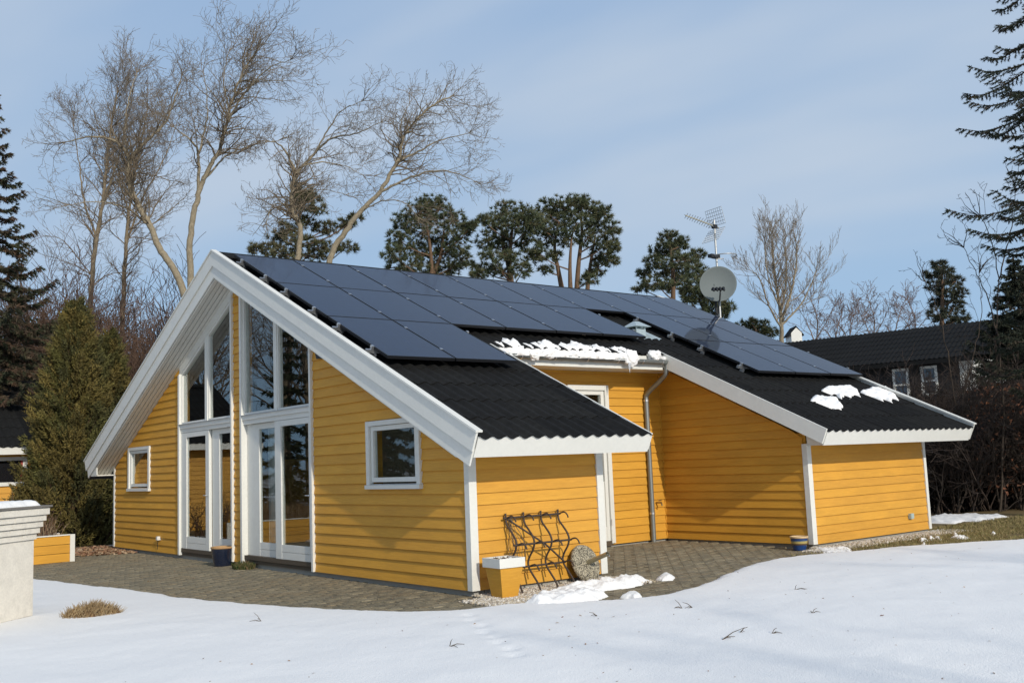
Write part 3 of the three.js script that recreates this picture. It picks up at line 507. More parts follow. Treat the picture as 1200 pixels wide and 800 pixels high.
scatter('gravel', pebble, std([1, 1, 1], { roughness: .9 }), 9000, 71, (R) => { const x = -.35 + R() * 2.4, z = 5.74 + R() * .95; if (inPoly(x, z, snowPoly) && distPoly(x, z, edge, false) > .15) return null; if (x < 0 && z < 5.95 + R() * .2) return null; if (z > 6.35 + .25 * R() && x > .4) return null; const s = .008 + .012 * R(); return { p: [x, GY + .002 + R() * .012, z], r: spin(R), s: [s, s * .7, s] }; }, 'loose pebble gravel at the foot of the rack wall', 'gravel', gravelCol);
scatter('gravel', pebble, std([1, 1, 1], { roughness: .9 }), 7000, 72, (R) => { const x = 5.7 + R() * 4.2, z = 5.72 + Math.pow(R(), 1.6) * .55; if (x < xW && z < 5.9) return null; const s = .008 + .013 * R(); return { p: [x, GY + .002 + R() * .012, z], r: spin(R), s: [s, s * .7, s] }; }, 'loose pebble gravel along the wing wall', 'gravel', gravelCol);
// withered lawn between the wing and the snow
{
  const t = tex(512, 2.2, (u, v) => { const a = N1(u, v, 12, 12) * .6 + N2(u, v, 40, 40) * .4, f = N3(u, v, 200, 200); return [.42 + .12 * f + .06 * a, .36 + .10 * f + .02 * a, .19 + .08 * f]; });
  structure(mesh('lawn', prismY([[4.9, 6.02], [6.4, 5.86], [9.5, 5.82], [9.5, 2.4], [12, 3.2], [24, 6.6], [24, 12], [8, 8], [5.2, 6.6]], -0.125, GY - .001), std([.62, .62, .62], { map: t, roughness: 1 })));
  const blade = new THREE.BufferGeometry(); blade.setAttribute('position', new THREE.Float32BufferAttribute([-.004, 0, 0, .004, 0, 0, .006, .55, .12, .006, .55, .12, .004, 0, 0, .012, 1, .5], 3)); blade.setIndex([0, 1, 2, 3, 4, 5]); blade.computeVertexNormals();
  scatter('lawn_grass', blade, std([1, 1, 1], { roughness: .9, side: THREE.DoubleSide }), 42000, 73, (R) => { const x = 5.0 + R() * 12, z = 5.4 + R() * 3.4; if (inPoly(x, z, snowPoly) && distPoly(x, z, edge, false) > .12) return null; if (x < xE + .15 && z < 6.0 + .35 * R()) return null; if (x < 6.4 && R() < .6) return null; if (fbm(x * 1.3, 7, z * 1.3, 2) < -.28) return null; const h = .025 + .035 * R(); return { p: [x, GY, z], r: [(R() - .5) * 1.3, R() * 6.3, (R() - .5) * 1.3], s: [1.2, h, h] }; }, 'short withered grass between the wing and the snow', 'grass', [[.20, .165, .06], [.26, .20, .085], [.15, .14, .045], [.30, .23, .11]]);
}
// fallen leaves at the far corner of the gable, and a few crumbs on the paving
const leafG = new THREE.BufferGeometry(); leafG.setAttribute('position', new THREE.Float32BufferAttribute([0, 0, -1, .6, .18, -.2, 0, .05, 0, -.6, .2, -.1, .45, .1, .6, -.45, .15, .55, 0, .3, 1], 3)); leafG.setIndex([0, 2, 1, 0, 3, 2, 1, 2, 4, 3, 5, 2, 2, 6, 4, 2, 5, 6]); leafG.computeVertexNormals();
const leafCol = [[.24, .14, .075], [.32, .20, .11], [.18, .105, .06], [.38, .28, .18], [.25, .12, .07]];
scatter('fallen_leaves', leafG, std([1, 1, 1], { roughness: .85, side: THREE.DoubleSide }), 3000, 74, (R) => { const x = -1.35 + R() * 1.55, z = -7.6 + R() * 2.6; if (x > -.04 && z > zL) return null; if (z > -5.4 + (x + .6) * .5 + .4 * R()) return null; const s = .022 + .028 * R(); return { p: [x, GY + .003 + R() * .02, z], r: [(R() - .5) * 1.4, R() * 6.3, (R() - .5) * 1.4], s: [s, s, s] }; }, 'drift of brown fallen leaves at the far gable corner', 'leaves', leafCol);
scatter('fallen_leaves', leafG, std([1, 1, 1], { roughness: .85, side: THREE.DoubleSide }), 360, 75, (R) => { const k = R(); let x, z, y = GY + .006; if (k < .25) { x = -2.2 + R() * 2.1; z = -4 + R() * 10; } else if (k < .33) { x = 2.2 + R() * 3.6; z = 3.1 + R() * 3.6; } else { x = -6 + R() * 13; z = 6.8 + R() * 6; const q = snowAt(x, z); if (q === null) return null; y = q + .003; } const s = .006 + .022 * R() * R() * R(); return { p: [x, y, z], r: [(R() - .5) * 1, R() * 6.3, (R() - .5) * 1], s: [s, s, s] }; }, 'small dry leaves strewn over paving and snow', 'leaves', leafCol);

// ---- loose snow: soft heaps from an outline on a plane
function heap(poly, hMax, d, frame, seed, soft = .12, rough = .35) {   // frame(a, b, h) -> point
  let a0 = 1e9, a1 = -1e9, b0 = 1e9, b1 = -1e9; for (const [a, b] of poly) { a0 = Math.min(a0, a); a1 = Math.max(a1, a); b0 = Math.min(b0, b); b1 = Math.max(b1, b); }
  const na = Math.ceil((a1 - a0) / d) + 2, nb = Math.ceil((b1 - b0) / d) + 2, pos = [], idx = [], uv = [], on = [];
  for (let j = 0; j <= nb; j++) for (let i = 0; i <= na; i++) { const a = a0 - d + i * d, b = b0 - d + j * d; let s = distPoly(a, b, poly); if (!inPoly(a, b, poly)) s = -s; s += .035 * fbm(a * 9, seed, b * 9, 2); on.push(s > 0);
    const h = s > 0 ? hMax * Math.sqrt(sstep(s, 0, soft)) * (1 + rough * fbm(a * 7, seed + 3, b * 7, 3) * 1.8) + .012 * fbm(a * 26, seed, b * 26, 2) * Math.min(1, s * 30) : -.03; pos.push(...frame(a, b, h)); uv.push(a, b); }
  for (let j = 0; j < nb; j++) for (let i = 0; i < na; i++) { const p = j * (na + 1) + i, q = p + 1, r = p + na + 1, t = r + 1; if (on[p] || on[q] || on[r] || on[t]) idx.push(p, r, q, q, r, t); }
  const g = new THREE.BufferGeometry(); g.setAttribute('position', new THREE.Float32BufferAttribute(pos, 3)); g.setAttribute('uv', new THREE.Float32BufferAttribute(uv, 2)); g.setIndex(idx); g.computeVertexNormals(); return g;
}
const gFrame = (a, b, h) => [a, GY + h, b], rFrame = (a, b, h) => slope(a, b, h);
const G = (list) => list.map(([u, v]) => gp(u, v)), RP = (list) => list.map(([u, v]) => { const p = onRoof(u, v, .01); return [p.x, slopeS(p.z)]; });
tag(mesh('snow_heap', heap(G([[610, 711], [622, 703], [640, 699], [655, 694], [675, 689], [700, 686], [722, 683], [745, 680], [762, 681], [752, 686], [735, 689], [712, 692], [690, 696], [715, 699], [700, 704], [660, 710], [630, 714]]), .085, .022, gFrame, 3, .16, .5), M.snow), 'crumbly snow heap in front of the stone parasol base', 'snow heap');
tag(mesh('snow_heap', heap(G([[768, 679], [775, 675], [785, 674], [792, 677], [788, 680], [775, 681]]), .05, .02, gFrame, 5, .08), M.snow), 'small snow lump lying on the dark paving', 'snow heap');
tag(mesh('snow_heap', heap(G([[727, 701], [735, 697], [748, 697], [754, 700], [745, 703]]), .05, .02, gFrame, 6, .06), M.snow), 'small snow lump at the rim of the snow by the paving', 'snow heap');
[[980, 646, 20], [1082, 634, 7], [1091, 632, 4], [1100, 632, 7], [1083, 639, 5], [1126, 631, 12], [1120, 627, 4], [1165, 626, 4]].forEach(([u, v, w], i) => { const P = []; for (let k = 0; k < 8; k++) { const a = k / 8 * 6.283; P.push(gp(u + Math.cos(a) * w * (i ? .75 : 1.3) * (.7 + .6 * Math.abs(Math.sin(k * 2.3 + i))), v + Math.sin(a) * (i ? 1.5 : 3.6))); } tag(mesh('snow_lump', heap(P, i ? .042 : .03, .018, gFrame, 10 + i, .06, .7), M.snow), i ? 'small snow lump lying on the withered lawn' : 'flat snow remnant on the gravel by the blue pot', 'snow lump', i ? 'snow lumps on the lawn' : undefined); });
tag(mesh('snow_patch', heap(G([[1086, 613], [1088, 606], [1105, 603], [1120, 604], [1140, 602], [1160, 604], [1172, 603], [1185, 606], [1165, 607], [1172, 609], [1150, 609], [1158, 612], [1130, 611], [1120, 614]]), .035, .06, gFrame, 40, .15, .8), M.snow), 'flat snow patch behind the wing under the hedge', 'snow patch');
{ const q = (u, d) => { const p = at(u, 540, d); return [p.x, p.z]; }; tag(mesh('snow_patch', heap([q(1080, 27.5), q(1130, 26.4), q(1180, 27), q(1290, 26), q(1290, 38), q(1200, 36), q(1080, 39)], .04, .25, gFrame, 47, .4, .8), M.snow), 'wide snow patch shining through the stems behind the hedge', 'snow patch'); }
// on the roof
tag(mesh('roof_snow', heap(RP([[961, 458], [968, 453], [985, 452], [1000, 453], [1006, 458], [1009, 466], [1001, 463], [996, 467], [991, 463], [986, 467], [978, 462], [972, 461]]), .05, .022, rFrame, 21, .07, .6), M.snow), 'snow remnant with ragged edge, longest one on the wing roof', 'roof snow');
tag(mesh('roof_snow', heap(RP([[1007, 459], [1015, 456], [1024, 453], [1036, 454], [1046, 458], [1051, 465], [1055, 471], [1047, 467], [1046, 472], [1036, 468], [1036, 471], [1022, 465], [1014, 463]]), .05, .022, rFrame, 22, .07, .6), M.snow), 'snow remnant on the wing roof beside the white verge', 'roof snow');
tag(mesh('roof_snow', heap(RP([[948, 469], [953, 464], [962, 464], [972, 466], [980, 467], [986, 473], [989, 478], [982, 480], [970, 476], [960, 473]]), .05, .022, rFrame, 23, .07, .6), M.snow), 'lowest snow remnant on the wing roof', 'roof snow');
// ridge of snow in the gutter
function ridgeSnow(x0, x1, hFn, seed, wid = 1) {
  const n = Math.round((x1 - x0) / .02), m = 20, pos = [], uv = [], idx = [];
  for (let i = 0; i <= n; i++) for (let j = 0; j <= m; j++) { const x = lerp(x0, x1, i / n), e = Math.sqrt(Math.max(0, Math.min(1, (x - x0) / .10, (x1 - x) / .10))), h = hFn(x) * e * (1 + .8 * fbm(x * 6, seed, 0, 4)) + .001, a = Math.PI * j / m, k = 1 + .6 * fbm(x * 9, j * .4, seed, 4), w = (.16 + .5 * h) * wid;
    const zc = 3.50 - .09 * wid, z = zc + Math.cos(a) * w * k * (e * .9 + .1), lift = (zc + w - z) > 0 ? 0 : 0; const yb = 2.895 + Math.max(0, (3.50 - z)) * T * 1.0 + (z < 3.5 ? .04 : 0); pos.push(x + .02 * fbm(x * 20, j, seed, 2), yb + Math.sin(a) * h * k * 1.1 - .015 + lift, z); uv.push(x, j * .04); }
  for (let i = 0; i < n; i++) for (let j = 0; j < m; j++) { const a = i * (m + 1) + j, b = a + 1, c = a + m + 1, d = c + 1; idx.push(a, b, c, b, d, c); }
  const g = new THREE.BufferGeometry(); g.setAttribute('position', new THREE.Float32BufferAttribute(pos, 3)); g.setAttribute('uv', new THREE.Float32BufferAttribute(uv, 2)); g.setIndex(idx); g.computeVertexNormals(); return g;
}
{
  const t = thing('gutter_snow', 'long ragged snow ridge in the gutter with a drooping icicle', 'roof snow');
  mesh('snow_ridge', ridgeSnow(2.25, 5.02, (x) => .085 + .13 * Math.max(0, fbm(x * 2.3, 3, 1, 3) + .25), 4), M.snow, t);
  const lump = (x, y, z, s, seed) => { const g = new THREE.IcosahedronGeometry(1, 4), p = g.attributes.position; for (let i = 0; i < p.count; i++) { const q = V3(p.getX(i), p.getY(i), p.getZ(i)), k = 1 + .55 * fbm(q.x * 1.6 + seed, q.y * 1.6, q.z * 1.6, 3); p.setXYZ(i, x + q.x * s[0] * k, y + q.y * s[1] * k, z + q.z * s[2] * k); } g.computeVertexNormals(); return g; };
  mesh('hanging_snow', lump(4.84, 2.92, 3.58, [.15, .13, .07], 2), M.snow, t); mesh('icicle', tubeGeo([V3(4.76, 2.84, 3.61), V3(4.758, 2.76, 3.615), V3(4.756, 2.68, 3.615)], [.028, .014, .003], 7), phy([.95, .97, 1], { transmission: .7, roughness: .15, thickness: .02 }), t);
  mesh('hanging_snow', lump(2.85, 2.90, 3.57, [.10, .08, .06], 7), M.snow, t); mesh('hanging_snow', lump(3.15, 2.93, 3.57, [.12, .07, .06], 9), M.snow, t);
  tag(mesh('gutter_snow', lump(5.42, 2.98, 3.53, [.13, .10, .10], 5), M.snow), 'round snow lump sitting in the gutter over the downpipe', 'roof snow');
  tag(mesh('gutter_snow', lump(5.62, 2.945, 3.53, [.06, .035, .05], 8), M.snow), 'tiny snow lump near the end of the gutter', 'roof snow');
}

// ------------------------------------------------------------------ things by the house
// yellow planter with a white rim
{
  const t = thing('planter', 'tapered yellow wooden planter with white rim by the house corner', 'planter', [0.15, GY, 6.14]); t.rotation.y = -0.06; t.scale.set(.80, 1, .80);
  const b = .122, a = .182, s = new Soup(); s.hexa([[-b, 0, b], [b, 0, b], [b, 0, -b], [-b, 0, -b], [-a, .335, a], [a, .335, a], [a, .335, -a], [-a, .335, -a]]); mesh('tub', s.geo(), M.yellow[0], t);
  const o = .205, i = .175, y0 = .328, y1 = .425; mesh('rim_board', boxG(-o, o, y0, y1, i, o), M.white, t); mesh('rim_board', boxG(-o, o, y0, y1, -o, -i), M.white, t); mesh('rim_board', boxG(-o, -i, y0, y1 - .001, -i, i), M.white, t); mesh('rim_board', boxG(i, o, y0, y1 - .001, -i, i), M.white, t);
  mesh('soil', heap([[-.174, -.174], [.174, -.174], [.174, .174], [-.174, .174]], .03, .025, (a, b, h) => [a, .375 + h, b], 4, .1, 1), std([.045, .03, .02], { roughness: 1 }), t);
  const o2 = bag(), R = rng(8); for (let k = 0; k < 40; k++) { const x = (R() - .5) * .3, z = (R() - .5) * .3; tubeInto(o2, [V3(x, .39, z), V3(x + (R() - .5) * .12, .41 + R() * .02, z + (R() - .5) * .12)], .003, 4); } mesh('dry_stems', bagGeo(o2), std([.25, .17, .10], { roughness: 1 }), t);
  mesh('snow_rest', heap([[-.17, .10], [.12, .12], [.15, .165], [-.16, .168]], .02, .015, (a, b, h) => [a, .405 + h, b], 9, .03), M.snow, t);
}
// wrought-iron rack leaning on the wall
{
  const t = thing('bottle_rack', 'rusty wrought iron rack of wavy bars leaning on the yellow wall', 'rack', [0.43, GY, zF + .05]);
  const zt = [[.865, .015], [.80, .015], [.74, .03], [.68, .09], [.60, .165], [.54, .19], [.46, .165], [.38, .10], [.31, .065], [.25, .08], [.17, .15], [.09, .225], [.02, .265], [0, .27]], xs = [0, .255, .51, .77];
  for (const x of xs) mesh('wavy_bar', tubeGeo(curve(zt.map(([y, z]) => V3(x, y, z)), 40), .0115, 7), M.iron, t);
  const bars = [[.815, .03, -.03], [.525, .205, -.04], [.27, .09, 0]];
  for (const [y, z, xo] of bars) { mesh('cross_bar', tubeGeo([V3(-.04 + xo * .2, y, z), V3(.79, y, z)], .0115, 7), M.iron, t);
    for (const x of xs) mesh('hook', tubeGeo(curve([V3(x, y, z), V3(x + .01, y + .015, z + .04), V3(x + .015, y + .02, z + .085), V3(x + .02, y - .005, z + .12), V3(x + .02, y - .04, z + .14)], 12), .009, 6), M.iron, t); }
  mesh('brace', tubeGeo([V3(.01, .80, .035), V3(.42, .50, .19), V3(.77, .27, .10)], .0105, 7), M.iron, t);
  const o = bag(), R = rng(3); for (let k = 0; k < 7; k++) { let p = V3(.02 + R() * .06, .80, .03); const pts = [p]; for (let i = 0; i < 8; i++) { p = p.clone().add(V3((R() - .42) * .06, -.055, (R() - .4) * .04)); pts.push(p); } tubeInto(o, pts, .0035, 4); } mesh('dry_vine', bagGeo(o), std([.16, .12, .08], { roughness: 1 }), t);
}
// stone parasol base standing on edge
{
  const aggT = tex(512, .32, (u, v) => { const a = N1(u, v, 40, 40), b = N2(u, v, 64, 64), k = a > .62 ? .95 : a < .3 ? .38 : .68; return [k * (.9 + .1 * b), k * (.88 + .08 * b), k * (.82 + .05 * b)]; });
  const t = thing('parasol_base', 'round pebbled concrete parasol base propped on edge, steel tube sticking out', 'parasol base', [1.50, GY, zF + .30]);
  const n = V3(.12, .34, .93).normalize(); t.quaternion.setFromUnitVectors(V3(0, 1, 0), n); t.position.set(1.53, GY + .222, zF + .135);
  const pr = [[0, -.035], [.20, -.035], [.222, -.02], [.226, 0], [.215, .025], [.19, .035], [0, .04]].map(([a, b]) => new THREE.Vector2(a, b)), g = new THREE.LatheGeometry(pr, 48); const uv = g.attributes.uv, p = g.attributes.position; for (let i = 0; i < p.count; i++) uv.setXY(i, p.getX(i) + p.getY(i), p.getZ(i));
  mesh('stone_disc', g, std([.56, .53, .46], { map: aggT, bumpMap: aggT, bumpScale: .004, roughness: .95 }), t);
  const tb = new THREE.LatheGeometry([[.026, .035], [.026, .36], [.021, .36], [.021, .04]].map(([a, b]) => new THREE.Vector2(a, b)), 20); mesh('tube_socket', tb, std([.40, .37, .26], { roughness: .4, metalness: .7 }), t);
  mesh('clamp_screw', tubeGeo([V3(.02, .335, .0), V3(.055, .337, .02)], .007, 6), M.alu, t);
}
// pots
function pot(name, label, pos, r0, r1, h, mat, rimMat, band) {
  const t = thing(name, label, 'flower pot', pos), L = (a) => new THREE.LatheGeometry(a.map(([x, y]) => new THREE.Vector2(x, y)), 32);
  mesh('pot_body', L([[0, 0], [r0, 0], [r0 + .004, .01], [lerp(r0, r1, .6) + .004, h * .6], [r1, h - .025], [r1 - .012, h - .03], [r0 - .01, .03], [0, .03]]), mat, t);
  mesh('rim', L([[r1 - .012, h - .03], [r1 + .006, h - .028], [r1 + .008, h - .006], [r1, h], [r1 - .012, h], [r1 - .018, h - .03]]), rimMat, t);
  mesh('soil', new THREE.CircleGeometry(r1 - .012, 24).rotateX(-Math.PI / 2).translate(0, h - .045, 0), std([.04, .03, .02], { roughness: 1 }), t);
  if (band) for (const [f, w, c] of band) { const r = (y) => lerp(r0, r1, y / h) + .0075; mesh('painted_band', L([[r(f * h), f * h], [r((f + w) * h), (f + w) * h]]), std(c, { roughness: .35 }), t); }
  return t;
}
pot('flower_pot', 'dark blue glazed pot with tan rim by the terrace doors', [-0.14, GY, -0.66], .135, .18, .30, phy([.008, .013, .03], { roughness: .25, clearcoat: .6 }), std([.42, .25, .11], { roughness: .7 }));
pot('flower_pot', 'blue banded pot with ochre rim beside the wing corner', [5.88, GY, 5.74], .085, .125, .205, phy([.012, .045, .16], { roughness: .3, clearcoat: .5 }), std([.60, .42, .22], { roughness: .6 }), [[.40, .10, [.10, .06, .03]], [.50, .16, [.42, .33, .12]], [.66, .06, [.08, .12, .18]]]);
// tuft of weeds beside the dark pot
{
  const o = bag(true), R = rng(17); for (let k = 0; k < 420; k++) { const a = R() * 6.28, r = Math.sqrt(R()) * .2, x = r * Math.cos(a) * .7, z = r * Math.sin(a) * 1.3, l = .05 + R() * .10 * (1 - r * 3); o.tint = R() < .3 ? [.22, .15, .07] : [.05 + R() * .04, .07 + R() * .03, .02]; const b = V3(x + (R() - .5) * .1, Math.max(.02, l), z + (R() - .5) * .1); tubeInto(o, [V3(x, 0, z), V3(x, 0, z).lerp(b, .6).add(V3(0, .02, 0)), b], [.005, .004, .001], 3, false); }
  const t = tag(mesh('weed_tuft', bagGeo(o), std([1, 1, 1], { vertexColors: true, roughness: .9 })), 'low green weed tuft growing against the door threshold', 'plant'); t.position.set(-.14, GY, .12);
}
// masonry garden grill: white rendered pillar with stepped brick cap
{
  const p0 = gp(37.5, 729), t = thing('garden_grill', 'white plastered masonry pillar with stepped brick cap and snow on top', 'masonry grill', [p0[0], GY, p0[1]]);
  t.rotation.y = 0.71;   // local +x runs towards the far right edge of the face, +z out of the face
  const rt = tex(512, .8, (u, v) => { const k = .88 + .10 * (N1(u, v, 60, 60) * .5 + N2(u, v, 14, 14) * .5), st = .97 + .03 * N3(u, v, 5, 9); return [k * st, k * .985 * st, k * .955 * st]; }), ren = std([.82, .79, .73], { map: rt, bumpMap: rt, bumpScale: .006, roughness: .95 });
  const L = 1.3, D = .75, H = 1.22; mesh('rendered_body', boxG(-L, 0, .07, .83, -D, 0), ren, t);
  for (let k = 0; k < 8; k++) mesh('base_stone', boxG(-L + k * .163 + .004, -L + (k + 1) * .163 - .004, -.06, .068 - .01 * (k % 3), -D, -.004 + .008 * (k % 2)), std([.33 + .03 * (k % 3), .29, .21], { map: rt, roughness: 1 }), t);
  const R = rng(5); for (let k = 0; k < 5; k++) { const o = .018 + k * .022, y0 = .832 + k * .062; for (let i = 0; i < 6; i++) { const a = -L - o + i * (L + 2 * o) / 6, b = a + (L + 2 * o) / 6 - .003; mesh('cap_brick', boxG(a, b, y0 + .004, y0 + .058 + (k === 4 ? .012 : 0), -D - o, o + R() * .004), ren, t); } mesh('mortar_bed', boxG(-L - o + .01, o - .01, y0 - .001, y0 + .0038, -D - o + .01, o - .012), M.concrete, t); }
  mesh('stone_slab', boxG(-L - .13, .125, 1.157, 1.178, -D - .13, .125), std([.20, .19, .18], { roughness: .9, map: rt }), t);
  tag(mesh('snow_cushion', heap([[-1.42, -.85], [.05, -.85], [.08, -.4], [.07, .03], [-.02, .06], [-1.42, .06]], .055, .03, (a, b, h) => { const v = V3(a, 1.18 + h, b).applyAxisAngle(V3(0, 1, 0), .71); return [v.x + p0[0], v.y + GY, v.z + p0[1]]; }, 12, .07, .1), M.snow), 'cushion of snow lying on the masonry grill', 'snow heap');
}
// yellow raised bed with dry grass in it
{
  const a = gp(86, 657.5), b = gp(38, 662), ang = Math.atan2(-(a[1] - b[1]), a[0] - b[0]), t = thing('raised_bed', 'low yellow board raised bed with white corner post', 'raised bed', [a[0], GY, a[1]]); t.rotation.y = ang;
  const L = 2.3, D = .8; for (let k = 0; k < 3; k++) { mesh('bed_board', boxG(-L, -.072, .005 + k * .153, .15 + k * .153, -.03, 0, [k * 2, 0]), M.yellow[k], t); mesh('bed_board', boxG(-L, -.02, .005 + k * .153, .15 + k * .153, -D, -D + .03, [k, 0]), M.yellow[k], t); mesh('bed_board', boxG(-.035, -.005, .005 + k * .153, .15 + k * .153, -D + .03, -.06, [k, 1]), M.yellow[k], t); mesh('bed_board', boxG(-L, -L + .03, .005 + k * .153, .15 + k * .153, -D + .03, -.03, [k, 1]), M.yellow[k], t); }
  mesh('corner_post', boxG(-.07, .012, 0, .475, -.07, .012), M.white, t); mesh('corner_post', boxG(-.07, .012, 0, .475, -D - .012, -D + .07), M.white, t); mesh('corner_post', boxG(-L - .012, -L + .07, 0, .475, -.07, .012), M.white, t);
  mesh('top_rail', boxG(-L + .07, -.071, .461, .480, -.05, .02), M.white, t); mesh('soil', boxG(-L + .03, -.04, .02, .40, -D + .03, -.031), std([.05, .035, .025], { roughness: 1 }), t);
  const o = bag(true), R = rng(91); for (let k = 0; k < 700; k++) { const cx = -.2 - R() * 1.9, cz = -.1 - R() * .6, h = .18 + R() * .34 * (cx > -1.1 ? 1 : .7), lean = (R() - .5) * .35; o.tint = [[.30, .20, .12], [.38, .29, .18], [.22, .13, .08], [.16, .09, .06]][Math.floor(R() * 4)]; const p = V3(cx, .38, cz); tubeInto(o, [p, p.clone().add(V3(lean * .4, h * .6, (R() - .5) * .1)), p.clone().add(V3(lean, h, (R() - .5) * .3))], [.006, .004, .002], 3, false); }
  const dg = tag(mesh('dry_perennials', bagGeo(o), std([1, 1, 1], { vertexColors: true, roughness: 1 })), 'withered brown perennials standing in the yellow raised bed', 'plant'); dg.position.copy(t.position); dg.rotation.y = ang;
}
// molehill with dry grass in the snow
{
  const t = thing('earth_mound', 'small grassy earth mound poking through the snow', 'mound', [gp(106, 727)[0], GY, gp(106, 727)[1]]), R = rng(44);
  const P = []; for (let k = 0; k < 12; k++) { const a = k / 12 * 6.283, r = .24 * (1 + .25 * Math.sin(k * 2.3)); const q = V3(Math.cos(a) * r * 1.25, 0, Math.sin(a) * r * .95); P.push([q.x, q.z]); }
  mesh('earth', heap(P, .15, .02, (a, b, h) => [a, h + .01, b], 6, .22, .5), std([.17, .10, .05], { roughness: 1, map: bedTex }), t);
  const o = bag(true); for (let k = 0; k < 900; k++) { const a = R() * 6.28, r = Math.sqrt(R()) * .24, x = r * Math.cos(a) * 1.2, z = r * Math.sin(a) * .9, y = .13 * (1 - (r / .27) ** 2) + .01; o.tint = [[.34, .23, .11], [.26, .17, .08], [.42, .31, .17]][Math.floor(R() * 3)]; const p = V3(x, y, z), d = V3((R() - .35) * .12, .01 + R() * .07, (R() - .5) * .12); tubeInto(o, [p, p.clone().add(d)], [.004, .001], 3, false); }
  mesh('dry_grass', bagGeo(o), std([1, 1, 1], { vertexColors: true, roughness: 1 }), t);
}
// twigs fallen on the snow
[[800, 715, .16, 1], [812, 714, .10, 2], [846, 755, .20, 3], [868, 746, .08, 4], [905, 748, .08, 5], [700, 723, .09, 6], [306, 730, .16, 7], [952, 723, .08, 8], [932, 692, .12, 9], [527, 763, .14, 10]].forEach(([u, v, l, s]) => { const p = gp(u, v, -.03), R = rng(s * 13), o = bag(); const a = R() * 6.28, d = V3(Math.cos(a), 0, Math.sin(a)); for (let k = 0; k < 3; k++) { const e = d.clone().applyAxisAngle(V3(0, 1, 0), (R() - .5) * 1.6).multiplyScalar(l * (.4 + .6 * R())).add(V3(0, k === 1 ? l * .5 : .01, 0)); tubeInto(o, [V3(0, 0, 0), e.clone().multiplyScalar(.5).add(V3(0, .012, 0)), e], [.0035, .003, .0015], 4); } const t = tag(mesh('twig', bagGeo(o), std([.11, .08, .05], { roughness: 1 })), 'thin dead twig sticking out of the open snow', 'twig', 'twigs in the snow'); t.position.set(p[0], (snowAt(p[0], p[1]) ?? GY) - .004, p[1]); });

